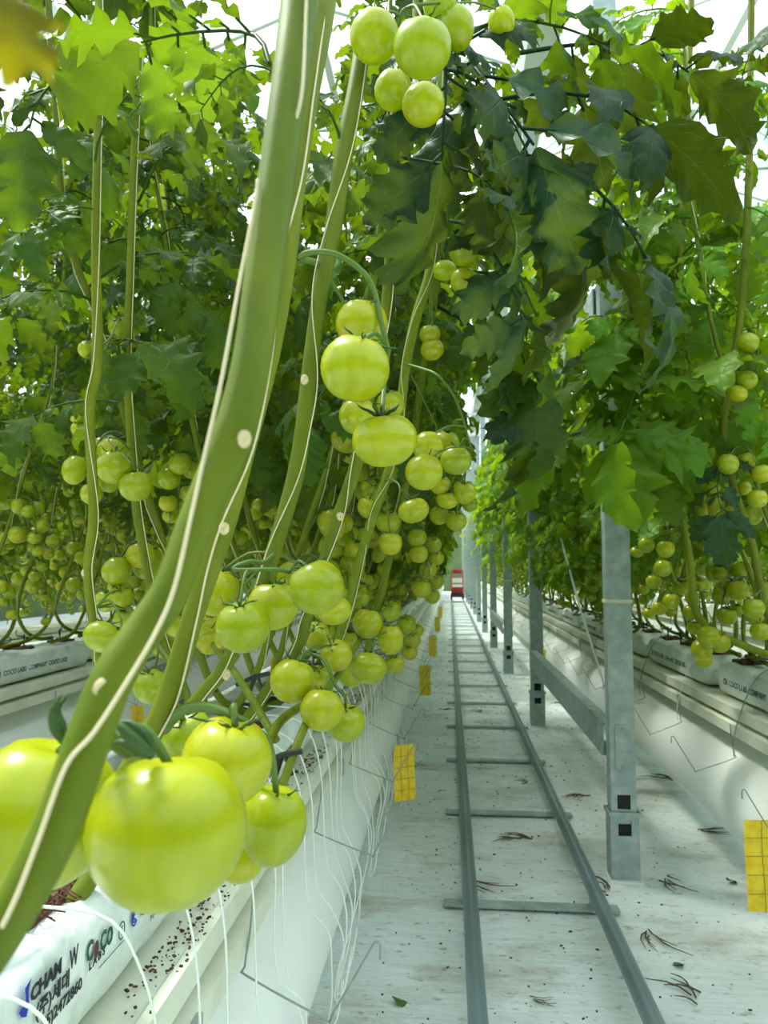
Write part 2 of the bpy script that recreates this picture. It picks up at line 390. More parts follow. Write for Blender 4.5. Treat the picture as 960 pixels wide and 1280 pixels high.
def compound(seed, L_=0.38, hi=True):
    """a whole tomato leaf growing along +x, drooping: stalk and seven to nine lobed leaflets"""
    r_ = random.Random(seed); parts = []
    droop = r_.uniform(0.7, 1.7)
    def rach(t):
        a = droop*t
        return Vector((L_*math.sin(a)/droop, 0.02*math.sin(t*5+seed), -L_*(1-math.cos(a))/droop + 0.04*L_*math.sin(t*3))), a
    pts = [rach(k/7*0.86)[0] for k in range(8)]
    if hi: parts.append(tube_np(pts, [0.0045-0.0004*k for k in range(8)], 5))
    else: parts.append(tube_np(pts[::3], 0.0035, 3))
    spots = [(0.30, 1, .55), (0.34, -1, .6), (0.56, 1, .9), (0.60, -1, .92), (0.80, 1, .85), (0.84, -1, .8), (0.87, 0, 1.25)]
    if hi: spots += [(0.45, 1, .28), (0.47, -1, .25), (0.71, -1, .3), (0.70, 1, .25)]
    for i, (t, sd_, k) in enumerate(spots):
        k *= r_.uniform(.85, 1.15)
        p, a = rach(t)
        ll = L_*0.42*k; ww = ll*r_.uniform(.30, .40)
        v, f, uv = leaflet(ll, ww, seed*31+i, r_.uniform(.3, 1.5), ns=18 if (hi and k > .4) else (8 if hi else 6), cols=2 if hi else 1,
                           fold=r_.uniform(.15, .6), twist=r_.uniform(-.4, .4))
        az = sd_*r_.uniform(R(48), R(78)); st = 0.03*k if sd_ else 0
        rot = Matrix.Rotation(a*0.8, 3, 'Y') @ Matrix.Rotation(az, 3, 'Z') @ Matrix.Rotation(r_.uniform(-.1, .55), 3, 'Y') @ Matrix.Rotation(r_.uniform(-.5, .5), 3, 'X')
        v[:, 0] += st
        parts.append((v @ np.array(rot).T + np.array(p), f, uv))
        if st and hi:
            d = rot @ Vector((st+0.01, 0, 0)); parts.append(tube_np([p, p+d], 0.0022, 4))
    return join_np(parts)
def join_np(parts):
    V = []; F = []; U = []; n = 0
    for v, f, u in parts:
        V.append(v); F.append(f+n); U.append(u); n += len(v)
    return np.concatenate(V), np.concatenate(F), np.concatenate(U)
def xform(part, mat4):
    v, f, u = part; A = np.array(mat4.to_3x3()); return v @ A.T + np.array(mat4.translation), f, u
def np_mesh(name, part, m, smooth=True):
    v, f, u = part; me = bpy.data.meshes.new(name)
    me.vertices.add(len(v)); me.vertices.foreach_set('co', v.astype(np.float32).ravel())
    me.loops.add(f.size); me.loops.foreach_set('vertex_index', f.astype(np.int32).ravel())
    me.polygons.add(len(f)); me.polygons.foreach_set('loop_start', np.arange(0, f.size, 4, dtype=np.int32))
    ul = me.uv_layers.new(name='UVMap'); ul.data.foreach_set('uv', u[f.ravel()].astype(np.float32).ravel())
    if smooth: me.polygons.foreach_set('use_smooth', np.ones(len(f), dtype=bool))
    me.materials.append(m); me.update(); me.validate(); return me
HI = [compound(s) for s in range(10)]
LO = [compound(s, hi=False) for s in range(20, 28)]
LEAF = {k: [np_mesh('leaf', p, M_[k]) for p in HI] for k in ('leaf', 'leaf_bright', 'leaf_dark')}

def leaf_matrix(base, azim, elev, roll=0.0, scale=1.0):
    return Matrix.Translation(base) @ Matrix.Rotation(azim, 4, 'Z') @ Matrix.Rotation(-elev, 4, 'Y') @ Matrix.Rotation(roll, 4, 'X') @ Matrix.Scale(scale, 4)

# ------------------------------------------------------------------ plant prototypes, in local metres: base on the bag top, leaning to +x
def stem_points(seed):
    r_ = random.Random(seed); k = r_.uniform(.8, 1.2); y = r_.uniform(-.1, .14)
    pts = [(-.02, -.34, .015), (-.01, -.15, .03), (0, -.02, .10), (.05*k, .03, .30), (.12*k, .04+y*.3, .55), (.19*k, .04+y*.6, .85),
           (.25*k, .05+y, 1.2), (.28*k, .07+y, 1.7), (.30*k, .08+y, 2.2), (.31*k, .1+y, 2.8)]
    return [(x+r_.uniform(-.012, .012), yy+r_.uniform(-.012, .012), z) for x, yy, z in pts]
NST = 8
STEMP = [stem_points(s) for s in range(NST)]
STEMP += [[(x, y, z if z < .9 else .9+(z-.9)*.66) for x, y, z in P] for P in STEMP]   # topped plants
NST = 16; NT = 8
def stem_part(i, seg=7):
    pts = spline(STEMP[i], 4); n = len(pts)
    return pts, [0.0095-0.0045*(k/n) + (0.0012 if k % 5 == 0 else 0) for k in range(n)]
STEM = []; TWINE = []
for i in range(NST):
    pts, rad = stem_part(i); STEM.append(MB().tube(pts, rad, 7).mesh('stem', M_['stem'], True))
    tp = [Vector(pts[8])+Vector((.01, 0, 0))]
    for k in range(9, len(pts)): tp.append(pts[k] + Vector((.011*math.sin(k*.9), .011*math.cos(k*.9), 0)))
    TWINE.append(MB().tube(tp, 0.0012, 4).mesh('twine', M_['twine']))
def stem_at(i, z):
    P = STEMP[i]
    for a, b in zip(P, P[1:]):
        if a[2] <= z <= b[2]:
            t = (z-a[2])/(b[2]-a[2]+1e-9); return Vector(a).lerp(Vector(b), t)
    return Vector(P[-1])
# truss prototypes along +x: stalk arches out and hangs, fruits in two ranks
def truss_layout(seed):
    r_ = random.Random(seed+100); n = r_.choice([4, 5, 5, 6, 7]); fr = []
    stalk = spline([(0, 0, 0), (.035, 0, .028), (.075, .004, .018), (.10, 0, -.03), (.11, -.004, -.09), (.112, 0, -.10-.018*n)], 4)
    for k in range(n):
        t = (k+1.2)/(n+1); p = stalk[int(t*(len(stalk)-1))]
        sd_ = 1 if k % 2 else -1
        rad = r_.uniform(.026, .035)*(1-.05*k)
        c = p + Vector((r_.uniform(-.005, .028), sd_*(rad+.004), -rad*1.0-.006))
        fr.append((c, rad, Euler((sd_*r_.uniform(.1, .6), r_.uniform(-.3, .4), r_.uniform(0, 6))), r_.randrange(5)))
    fr.sort(key=lambda q: 0)
    return stalk, fr
TL = [truss_layout(s) for s in range(8)]
TRUSS = []; TRUSS_LO = []; CLUST = []
for stalk, fr in TL:
    mb = MB().tube(stalk, [.0035-.00007*k for k in range(len(stalk))], 5)
    for c, rad, e, vi in fr:
        top = c + e.to_matrix() @ Vector((0, 0, rad*.75))
        j = min(stalk, key=lambda q: (q-top).length)
        mb.tube(spline([j, (j+top)/2+Vector((0, 0, .006)), top], 3), .0018, 4)
    TRUSS.append(mb.mesh('truss_stalk', M_['petiole'], True))
    # joined low version for plants too far off to pick the fruits apart
    V = []; F = []
    for c, rad, e, vi in fr:
        n = len(V); sg, rg = 9, 6; Em = e.to_matrix()
        for a in range(rg+1):
            th = math.pi*a/rg
            for b in range(sg):
                an = 2*math.pi*b/sg
                V.append(tuple(c + Em @ Vector((math.sin(th)*math.cos(an)*rad, math.sin(th)*math.sin(an)*rad, rad*.87*math.cos(th)-(.12*rad if a == 0 else 0)))))
        for a in range(rg):
            for b in range(sg):
                p = n+a*sg+b; q = n+a*sg+(b+1) % sg; F.append((p, p+sg, q+sg, q))
    CLUST.append(V and (V, F))
CLUSTM = {k: [mesh_from('tomatoes', V, F, M_[m]) for V, F in CLUST] for k, m in (('green', 'tomato'), ('pale', 'tomato_pale'), ('orange', 'tomato_orange'))}

def put_truss(plant, base, azim, ti, detail, colour='green', scale=1.0):
    t = link('truss', TRUSS[ti], plant, base, (0, 0, azim), scale)
    if detail:
        for c, rad, e, vi in TL[ti][1]:
            link('tomato', TOM[colour][vi], t, c, e, rad)
            link('calyx', CAL[vi % 4], t, c, e, rad)
    else:
        tag(link('tomatoes', CLUSTM[colour][ti], t), kind='stuff')
    return t
# far foliage variants, one mesh per plant
def crown_part(seed, z0, z1, n, src, sc_=1.0, si=0):
    r_ = random.Random(seed); parts = []
    for k in range(n):
        z = z0+(z1-z0)*(k+r_.random())/n; a = k*2.4+r_.uniform(-.4, .4)
        parts.append(xform(src[r_.randrange(len(src))], leaf_matrix(stem_at(si, z), a, r_.uniform(-.1, .55), r_.uniform(-.4, .4), sc_*r_.uniform(.75, 1.1))))
    return join_np(parts)
CROWN = {k: [np_mesh('foliage', crown_part(s, .62, 2.8 if s < 8 else 2.1, 30 if s < 8 else 24, LO, .85, s), M_[k]) for s in range(16)] for k in ('leaf', 'leaf_bright')}

def plant(x, y, side, label, group, detail, leaves, kind='leaf', z0=.66, z1=2.75, nleaf=20, trusses=3, tz=(.10, .68), zb=.745, lsc=1.0, skip_truss=False, bias=0.0, tall=True):
    si = rnd.randrange(NT) + (0 if tall else NT)
    if not tall: z1 = 2.1
    rz = (0 if side > 0 else math.pi) + rnd.uniform(-.25, .25)
    p = thing('tomato_plant', label, 'plant', (x, y, zb), rz, group)
    link('stem', STEM[si], p)
    if leaves: link('twine', TWINE[si], p)
    if leaves:
        for k in range(nleaf):
            z = z0+(z1-z0)*(k+rnd.random())/nleaf
            az = k*2.4+rnd.uniform(-.4, .4); az -= bias*math.sin(az)
            M = leaf_matrix(stem_at(si, z), az, rnd.uniform(-.15, .5), rnd.uniform(-.4, .4))
            link('leaf', rnd.choice(LEAF[kind]), p, M.translation, M.to_euler(), lsc*rnd.uniform(.72, 1.1))
    else:
        tag(link('foliage', CROWN[kind if kind in CROWN else 'leaf'][si], p), kind='stuff')
    for k in range(0 if skip_truss else trusses):
        z = tz[0]+(tz[1]-tz[0])*(k+rnd.uniform(.1, .9))/trusses
        c = 'green'
        if rnd.random() < .012: c = 'pale'
        if rnd.random() < .003 and y > 6: c = 'orange'
        put_truss(p, stem_at(si, max(.3, z+.18)), rnd.uniform(-1.2, 1.2), rnd.randrange(8), detail, c, rnd.uniform(.85, 1.1))
    return p
#@@STRUCTURE
# ------------------------------------------------------------------ setting
XL, XR = -0.475, 1.14            # the two rows beside the aisle
XL2, XL3, XR2 = -1.92, -3.45, 2.72
YE = 34.0
GZ = 0.62
def struct(o): return tag(o, kind='structure')
struct(MB().box((0, 15, -.05), (26, 60, .1)).build('floor', M_['floor']))
# roof: panes between white bars on lattice beams
roof = struct(link('ceiling', None, None, (0, 0, 0)))
BAY = 3.2
pane_me = MB().box((0, 0, 0), (1.66, 1.24, .006)).mesh('glass_pane', M_['glass'])
bar_me = MB().box((0, 0, 0), (1.70, .035, .05)).mesh('glazing_bar', M_['white_paint'])
for i in range(-3, 4):
    x0 = 0.63 + i*BAY
    MB().prism([(x0-.14, 4.62), (x0-.10, 4.52), (x0+.10, 4.52), (x0+.14, 4.62), (x0+.12, 4.62), (x0+.08, 4.55), (x0-.08, 4.55), (x0-.12, 4.62)], -3, 40).build('roof_gutter', M_['white_paint'], roof)
    MB().box((x0+BAY/2, 18.5, 5.26), (.06, 43, .08)).build('roof_ridge', M_['white_paint'], roof)
    for s in (-1, 1):
        xc = x0 + BAY/2 + s*BAY/4; ang = s*math.atan(.62/(BAY/2))
        for j in range(-2, 30):
            y = j*1.26+.63
            if abs(i) <= 2 and y < 22: link('glass_pane', pane_me, roof, (xc, y, 4.93), (0, ang, 0))
            if y < 34: link('glazing_bar', bar_me, roof, (xc, y+.63, 4.93), (0, ang, 0))
w_ = MB()
w_.box((0, 38, 2.3), (19.2, .1, 4.6)); struct(w_.build('wall_far', M_['wallm']))

for nm, c, sz in (('wall_left', (-9.6, 16, 2.3), (.1, 44, 4.6)), ('wall_right', (9.6, 16, 2.3), (.1, 44, 4.6)), ('wall_near', (0, -6, 2.3), (19.2, .1, 4.6))):  # side and near walls added to block sky light coming in level
    struct(MB().box(c, sz).build(nm, M_['wallm']))
# growing gutters
def gutter(x, name_label, y0, y1):
    t = thing('growing_gutter', name_label, 'gutter', (x, 0, GZ))
    prof = [(-.155, 0), (-.155, -.038), (-.125, -.042), (-.125, -.052), (-.168, -.055), (-.168, -.092), (.168, -.092), (.168, -.055), (.125, -.052), (.125, -.042), (.155, -.038), (.155, 0), (.14, 0), (.135, -.004), (-.135, -.004), (-.14, 0)]
    MB().prism(prof, y0, y1).build('channel', M_['gutter'], t)
    br = MB()
    br_me = MB().box((0, 0, 0), (.008, .022, .042)).mesh('bracket_clip', M_['galv'])
    k = 0
    y = y0+.7
    while y < min(y1, 12):
        for s in (-1, 1): link('bracket_clip', br_me, t, (s*.172, y, -.072))
        y += 1.2
    # gutter stands on legs under the row
    y = max(y0, 0)+1.9
    leg = MB().box((0, 0, 0), (.03, .03, .10)).mesh('support_foot', M_['galv'])
    return t
gutter(XL, 'long cream steel growing gutter under the row of bags left of the aisle', -1, YE)
gutter(XR, 'long cream steel growing gutter under the row of bags right of the aisle', .2, YE)
gutter(XL2, 'cream steel growing gutter of the second row to the left', .5, YE)
gutter(XR2, 'cream steel growing gutter of the second row to the right', 2, YE)
gutter(XL3, 'cream steel growing gutter of the third row to the left', 2, YE)
# white film air ducts
def duct(x, label, y0, y1):
    mb = MB(); rr = .208; n = int((y1-y0)/.12); seg = 32; r_ = random.Random(int(x*100))
    for i in range(n+1):
        y = y0+(y1-y0)*i/n
        q = (y*1.0) % 1.3
        r2 = rr*(1-.018*math.exp(-((q-.1)/.05)**2)) + r_.uniform(-.0012, .0012)
        for k in range(seg):
            a = 2*math.pi*k/seg
            mb.v.append((r2*math.cos(a), y, r2*math.sin(a)*(1 if math.sin(a) > -0.6 else .97)))
    for i in range(n):
        for k in range(seg):
            a = i*seg+k; b = i*seg+(k+1) % seg; mb.f.append((a, a+seg, b+seg, b))
    o = mb.build('air_duct', M_['duct'], None, True, (x, 0, .302)); tag(o, label, 'duct')
    return o
duct(XL, 'white inflated film air duct along the floor left of the aisle', -.6, YE)
duct(XR, 'white inflated film air duct along the floor right of the aisle', .4, YE)
duct(XL2, 'white film air duct under the second row to the left', .5, YE)
duct(XR2, 'white film air duct under the second row to the right', 2, YE)

# ------------------------------------------------------------------ substrate bags
def bag_mesh(seed, L_=.98, W=.195, Hh=.125):
    r_ = random.Random(seed); mb = MB(); nx, ny = 10, 24
    prof = []
    for k in range(24):
        a = 2*math.pi*k/24
        c, s = math.cos(a), math.sin(a); e = .38
        prof.append((abs(c)**e*(1 if c > 0 else -1)*W/2, abs(s)**e*(1 if s > 0 else -1)*Hh/2+Hh/2))
    for j in range(ny+1):
        t = j/ny; y = -L_/2+L_*t; end = min(t, 1-t)*ny
        sq = 1 if end >= 2 else (.30, .86)[int(end)]
        for k, (x, z) in enumerate(prof):
            zz = Hh/2+(z-Hh/2)*sq; fl = 1 if z > Hh*.92 else .35
            mb.v.append((x*(1 if end >= 1 else .93)+r_.uniform(-.0018, .0018), y, max(0.0, zz+r_.uniform(-.004, .004)*fl)))
    for j in range(ny):
        for k in range(24):
            a = j*24+k; b = j*24+(k+1) % 24; mb.f.append((a, a+24, b+24, b))
    mb.f.append(tuple(range(24))); mb.f.append(tuple(ny*24+k for k in reversed(range(24))))
    return mb.mesh('bag_film', M_['bag'], True)
BAG = [bag_mesh(s) for s in range(5)]
def text_mesh(s, size, m, name='lettering', bold=0.0, shear=0.0):
    cu = bpy.data.curves.new('t', 'FONT'); cu.body = s; cu.size = size; cu.extrude = .0003; cu.offset = bold; cu.shear = shear
    cu.resolution_u = 2
    o = bpy.data.objects.new('t', cu); COL.objects.link(o)
    dg = bpy.context.evaluated_depsgraph_get(); me = bpy.data.meshes.new_from_object(o.evaluated_get(dg))
    bpy.data.objects.remove(o); me.name = name; me.materials.clear(); me.materials.append(m); return me
T_C = text_mesh('C', .027, M_['ink_green'], bold=.0010); T_O = text_mesh('O', .025, M_['ink_green'], bold=.0010)
T_LABS = text_mesh('L A B S', .012, M_['ink_black'], bold=.0003)
T_COM = text_mesh('COM', .026, M_['ink_black'], bold=.0014)
T_SUB = text_mesh('(주)세대', .007, M_['ink_grey'])
T_CHAM = text_mesh('CHAM', .0185, M_['ink_black'], bold=.0008)
T_KO = text_mesh('(주)세대', .018, M_['ink_black'], bold=.0004)
T_NUM = text_mesh('55)2472860', .0155, M_['ink_black'], bold=.0004)
T_W = text_mesh('W', .026, M_['ink_black'], bold=.0004)
T_LINE = text_mesh('CH  COCO LABS  COMPANY  COCO LABS', .030, M_['ink_grey'], bold=.0008)
def ring_mb(r0, r1, c=(0, 0), n=24, a0=0, a1=2*math.pi, t=.0006, sy=1.0):
    mb = MB()
    for k in range(n+1):
        a = a0+(a1-a0)*k/n
        for rr in (r0, r1):
            mb.v.append((c[0]+rr*math.cos(a), c[1]+rr*math.sin(a)*sy, 0)); mb.v.append((c[0]+rr*math.cos(a), c[1]+rr*math.sin(a)*sy, t))
    for k in range(n):
        b = 4*k; mb.f += [(b+1, b+5, b+7, b+3), (b, b+1, b+3, b+2), (b, b+4, b+5, b+1), (b+2, b+3, b+7, b+6)]
    return mb
def disc_mesh(w, h, m, n=20):
    mb = MB(); mb.v = [(w*math.cos(2*math.pi*k/n), h*math.sin(2*math.pi*k/n), .0006) for k in range(n)]; mb.f = [tuple(range(n))]
    return mb.mesh('printed_mark', m)
def print_on(par, me, side, y, z, name='lettering', xoff=.0985, dy=1):
    """flat print on a bag's side face; side +1 faces +x and reads towards +y"""
    rot = Euler((R(90), 0, R(90) if side > 0 else R(-90)))
    return link(name, me, par, (side*xoff, y, z), rot)
COIRM = []
for s in range(3):
    r_ = random.Random(s); mb = MB().box((0, 0, 0), (.085, .11, .03))
    for k in range(26):
        a = r_.random()*6; x, y = r_.uniform(-.04, .04), r_.uniform(-.05, .05)
        mb.tube([(x, y, .012), (x+.012*math.cos(a), y+.012*math.sin(a), .020+r_.random()*.006), (x+.03*math.cos(a+.4), y+.03*math.sin(a+.4), .014)], .0011, 3)
    COIRM.append(mb.mesh('coir_plug', M_['coir']))
def clip_mesh():
    mb = MB(); mb.box((0, 0, .03), (.005, .005, .07)); mb.box((.02, 0, .055), (.05, .012, .006)); mb.box((-.015, 0, .045), (.03, .008, .005), Matrix.Rotation(.5, 3, 'Y'))
    mb.tube([(.045, 0, .055), (.058, 0, .06), (.062, 0, .073), (.052, 0, .08)], .0025, 5)
    return mb.mesh('dripper_stake', M_['black'])
CLIPM = clip_mesh()
def bag(x, yc, side, label, group, prints=True, bits=True):
    b = thing('substrate_bag', label, 'grow bag', (x, yc, GZ), 0, group)
    link('bag_film', rnd.choice(BAG), b, (0, 0, 0))
    if bits:
        for k in range(3):
            link('coir_plug', COIRM[k], b, (rnd.uniform(-.01, .01), -.32+.32*k+rnd.uniform(-.03, .03), .118))
            link('dripper_stake', CLIPM, b, (rnd.uniform(-.03, .05)*side, -.28+.32*k, .12), (0, 0, rnd.uniform(0, 6)))
    if prints:
        for s in (1, -1): print_on(b, T_LINE, s, -.36*s, .045)
    return b
HEROBAG = None
for nm, x, sd_, y0, y1, where in (('L', XL, 1, .62, 16, 'left of the aisle'), ('R', XR, -1, 1.6, 16, 'right of the aisle'),
                            ('L2', XL2, 1, 2.2, 16, 'in the second row to the left'), ('R2', XR2, -1, 4.0, 14, 'in the second row to the right')):
    y = y0; k = 0
    while y < y1:
        if nm == 'L' and k == 0:
            HEROBAG = bag(x, y, sd_, 'nearest white coir bag at lower left printed with green and black lettering', None, prints=False)
        else:
            on = ['nearest', 'second', 'third', 'fourth', 'fifth'][k] if k < 5 else None
            bag(x, y, sd_, f'{on} white coir bag {where}' if on else f'far white film coir bag lying {where}', None if on else f'far growing bags {where}', prints=y < 9, bits=y < 10)
        y += 1.02; k += 1
# prints of the nearest bag
hb = HEROBAG
def pix(x, y, z):
    q = CM.inverted() @ Vector((x, y, z)); return (480 + FPX*q.x/-q.z, 640 - FPX*q.y/-q.z, -q.z)
def plane_x(px, py, X):
    a = at(px, py, 1.0) - cam.location; t = X / a.x
    return cam.location + a * t
def hp(me, px, py, name='lettering', lab=None):
    q = plane_x(px, py, XL+.0995)
    o = print_on(hb, me, 1, q.y-hb.location.y, q.z-GZ, name, .0995)
    if lab: o['label'] = lab
    return o
hp(T_CHAM, 38, 1254); hp(T_KO, 44, 1276, lab='black Korean lettering'); hp(T_NUM, 52, 1291)
hp(T_W, 87, 1213).scale.x = .6; hp(T_C, 108, 1205, lab='dark green letter').scale.x = .75; hp(T_C, 125, 1191, lab='dark green letter').scale.x = .75; hp(T_O, 133, 1184, lab='dark green letter').scale.x = .75
hp(T_LABS, 111, 1214, lab='small black lettering')
hp(disc_mesh(.0055, .0095, M_['ink_brown']), 120, 1187, 'printed_mark', 'brown nut-shaped mark')
hp(MB().box((.03, 0, 0), (.06, .001, .0006)).mesh('l', M_['ink_grey']), 124, 1210, 'printed_line')
hp(ring_mb(.0068, .0080, sy=1.25).mesh('m', M_['ink_green']), 152, 1163, 'printed_mark', 'round green ring mark')
tr_ = MB(); tr_.box((0, -.002, 0), (.001, .007, .0006)); tr_.box((0, .001, 0), (.005, .001, .0006)); tr_.box((0, .0035, 0), (.007, .001, .0006))
hp(tr_.mesh('m', M_['ink_green']), 152, 1163, 'printed_mark', 'small green palm mark')
lg = MB()
for a, b in ((.0085, .0068), (.0055, .0040), (.0028, .0016)):
    q = ring_mb(a, b, a0=.9, a1=5.6, sy=1.25); n = len(lg.v); lg.v += q.v; lg.f += [tuple(i+n for i in f) for f in q.f]
hp(lg.mesh('m', M_['ink_blue']), 168, 1146, 'printed_mark', 'blue concentric ring mark')
hp(T_COM, 175, 1147); hp(T_SUB, 188, 1150)
bl = MB(); bl.v = [(0, 0, .0006), (.008, -.004, .0006), (.012, .004, .0006), (.010, .016, .0006), (.014, .026, .0006), (.004, .022, .0006), (.006, .010, .0006), (-.004, .006, .0006)]
bl.f = [(0, 1, 2, 3, 4, 5, 6, 7)]
hp(bl.mesh('m', M_['ink_blue']), 26, 1272, 'printed_mark', 'blue leaping mark beside the lettering')
#@@HERO

# ------------------------------------------------------------------ posts, rails, hooks, cards, machine
post_defs = ['nearest galvanized steel post right of the rails', 'second galvanized steel post from the camera', 'third galvanized steel post from the camera',
             'fourth galvanized steel post from the camera', 'fifth galvanized steel post from the camera', 'sixth galvanized steel post from the camera']
PX = .612
shaft = MB(); prof = [(-.05, -.05), (.05, -.05), (.05, .05), (-.05, .05)]
def c_section(wd, dp, z0, z1, slots):
    """hollow square tube with through slots cut in its near face"""
    mb = MB(); t = .004; x = wd/2; y = dp/2
    mb.box((-x+t/2, 0, (z0+z1)/2), (t, dp, z1-z0)); mb.box((x-t/2, 0, (z0+z1)/2), (t, dp, z1-z0)); mb.box((0, y-t/2, (z0+z1)/2), (wd, t, z1-z0))
    zc = z0; sw = .046
    for a, b in slots:
        mb.box((0, -y+t/2, (zc+a)/2), (wd-2*t, t, a-zc))
        for s in (-1, 1): mb.box((s*(sw/2+(x-t-sw/2)/2), -y+t/2, (a+b)/2), (x-t-sw/2, t, b-a))
        zc = b
    mb.box((0, -y+t/2, (zc+z1)/2), (wd-2*t, t, z1-zc)); return mb
SH = c_section(.088, .066, .20, 4.6, [(.250, .300)]).mesh('shaft', M_['galv'])
SL = c_section(.100, .078, .008, .235, [(.160, .216)]).mesh('sleeve', M_['galv'])
PB = MB().box((0, 0, .004), (.12, .11, .010)).mesh('base_plate', M_['white_paint'])
CO_ = MB(); 
for s in (-1, 1): CO_.box((0, s*.042, .235), (.112, .006, .014)); CO_.box((s*.053, 0, .235), (.006, .09, .014))
CO_ = CO_.mesh('collar', M_['galv'])
PL = MB().box((0, -.0355, .465), (.052, .005, .16)).mesh('splice_plate', M_['galv'])
BO = MB().tube([(0, -.037, 0), (0, -.043, 0)], .007, 8).mesh('bolt', M_['wire'])
BD = MB(); 
for s in (-1, 1): BD.box((0, s*.0345, 0), (.092, .003, .012)); BD.box((s*.0455, 0, 0), (.003, .072, .012))
BD = BD.mesh('strap', M_['band'])
HOL = MB().box((0, 0, .24), (.074, .052, .18)).mesh('slot_shade_block', M_['hole'])  # solid dark block painted as the shade seen through the slots
for i in range(13):
    y = 2.80 + 2.6*i
    lab = post_defs[i] if i < 6 else 'galvanized steel post far down the aisle'
    p = thing('steel_post', lab, 'post', (PX, y, 0), 0, None if i < 6 else 'far steel posts along the aisle')
    for n, me in (('shaft', SH), ('sleeve', SL), ('base_plate', PB), ('collar', CO_), ('slot_shade_block', HOL)): link(n, me, p)
    if i < 3:
        link('splice_plate', PL, p)
        for z in (.40, .53): link('bolt', BO, p, (0, 0, z))
    if i in (0, 2): link('strap', BD, p, (0, 0, .985))
def beam(y0, y1, z, hh, label):
    mb = MB(); L_ = y1-y0
    mb.box((0, L_/2, 0), (.006, L_, hh)); mb.box((.025, L_/2, hh/2-.003), (.05, L_, .006)); mb.box((.025, L_/2, -hh/2+.003), (.05, L_, .006))
    o = mb.build('cross_beam', M_['galv'], None, False, (PX-.052, y0, z)); tag(o, label, 'beam')
beam(2.85, 5.35, .475, .115, 'low grey channel beam bolted between the first and second posts')
beam(8.05, 10.55, .475, .115, 'low grey channel beam between the third and fourth posts')
beam(2.85, 5.35, 2.13, .11, 'high grey beam among leaves between the first and second posts')
beam(5.45, 7.95, 2.13, .11, 'high grey beam among leaves between the second and third posts')
# lattice beams high across the house, every second post
for i, y in enumerate((5.24, 10.44, 15.64, 20.84)):
    t = thing('lattice_beam', f'white lattice beam across the roof space, {["nearest", "second nearest", "third", "farthest"][i]} of four', 'beam', (0, y, 3.95))
    MB().box((0, 0, 0), (16, .04, .05)).build('bottom_chord', M_['white_paint'], t); MB().box((0, 0, .45), (16, .04, .05)).build('top_chord', M_['white_paint'], t)
    for k in range(-16, 16):
        mb = MB().tube([(k*.5, 0, .02 if k % 2 else .43), (k*.5+.5, 0, .43 if k % 2 else .02)], .011, 5); mb.build('web_rod', M_['white_paint'], t)

# pipe rail
RL, RR, RZ = .057, .450, .085
rt = thing('pipe_rail', 'pair of grey heating pipes on low supports forming rails down the aisle', 'rail', (0, 0, 0))
for x in (RL, RR):
    pts = [(x, y, RZ) for y in np.arange(.9, 32.9, 1.0)]
    MB().tube(pts, .0235, 12).build('rail', M_['rail'], rt, True)
tie = MB().box(((RL+RR)/2, 0, .014), (.56, .045, .008)).mesh('tie', M_['galv'])
sup = MB().box((0, 0, .038), (.010, .055, .056)); sup.box((0, 0, .066), (.03, .055, .008)); sup = sup.mesh('rail_support', M_['galv'])
y = 1.60; ties = []
while y < 24:
    ties.append(y); link('tie', tie, rt, (0, y, 0))
    for x in (RL, RR): link('rail_support', sup, rt, (x, y, 0))
    y += .92
# hooks
hk = spline([(0, 0, 0), (-.004, 0, -.05), (-.012, 0, -.105), (-.008, 0, -.118), (.11, .0, -.165), (.122, 0, -.160), (.180, 0, -.062), (.186, 0, -.052), (.194, 0, -.055), (.194, 0, -.075)], 3)
HKM = MB().tube(hk, .0017, 5).mesh('wire_hook', M_['wire'], True)
def hooks(x, z, side, ys, where, rz=0):
    for i, y in enumerate(ys):
        o = link('wire_hook', HKM, None, (x, y, z), (0, 0, (0 if side > 0 else math.pi)+rnd.uniform(-.12, .12)))
        lab = f'bent grey wire hook hanging {where}'; g = 'wire hooks '+where
        if i == 0: lab = f'nearest bent grey wire hook hanging {where}'; g = None
        if i == 1: lab = f'second nearest bent grey wire hook hanging {where}'; g = None
        tag(o, lab, 'hook', g)
LY = [1.13+.60*k for k in range(22)]
hooks(XL+.178, GZ-.006, 1, LY, 'from the gutter left of the aisle')
hooks(XR-.172, GZ-.055, -1, [2.12+.60*k for k in range(16)], 'from the gutter right of the aisle')
hooks(XL2+.172, GZ-.055, 1, [3.2+.6*k for k in range(6)], 'from the second gutter to the left')
# yellow sticky cards
def card(x, y, z, rz, label, w_=.10, h_=.21, wire=.05):
    t = thing('sticky_card', label, 'insect trap', (x, y, z), rz)
    mb = MB(); n = 8
    for k in range(n+1):
        q = h_*(-k/n); yy = .004*math.sin(k*.7)
        for a in (-w_/2, w_/2):
            mb.v.append((a, yy, q)); mb.v.append((a, yy+.001, q))
    for k in range(n):
        b = 4*k; mb.f += [(b, b+2, b+6, b+4), (b+1, b+5, b+7, b+3), (b, b+4, b+5, b+1), (b+2, b+3, b+7, b+6)]
    mb.build('card', M_['yellow'], t)
    g = MB()
    for k in range(1, 5): g.box((0, -.0035+.004*math.sin(k*8/5*.7)-0, -h_*k/5), (w_, .0008, .0012))
    for a in (-.167, .167): 
        for k in range(8): g.box((a*w_, .004*math.sin((k+.5)*.7)-.0015, -h_*(k+.5)/8), (.0012, .0008, h_/8))
    g.build('printed_grid', M_['grid'], t)
    MB().tube([(0, 0, -.01), (.002, 0, wire*.5), (-.004, 0, wire)], .0011, 4).build('hanging_wire', M_['wire'], t)
    return t
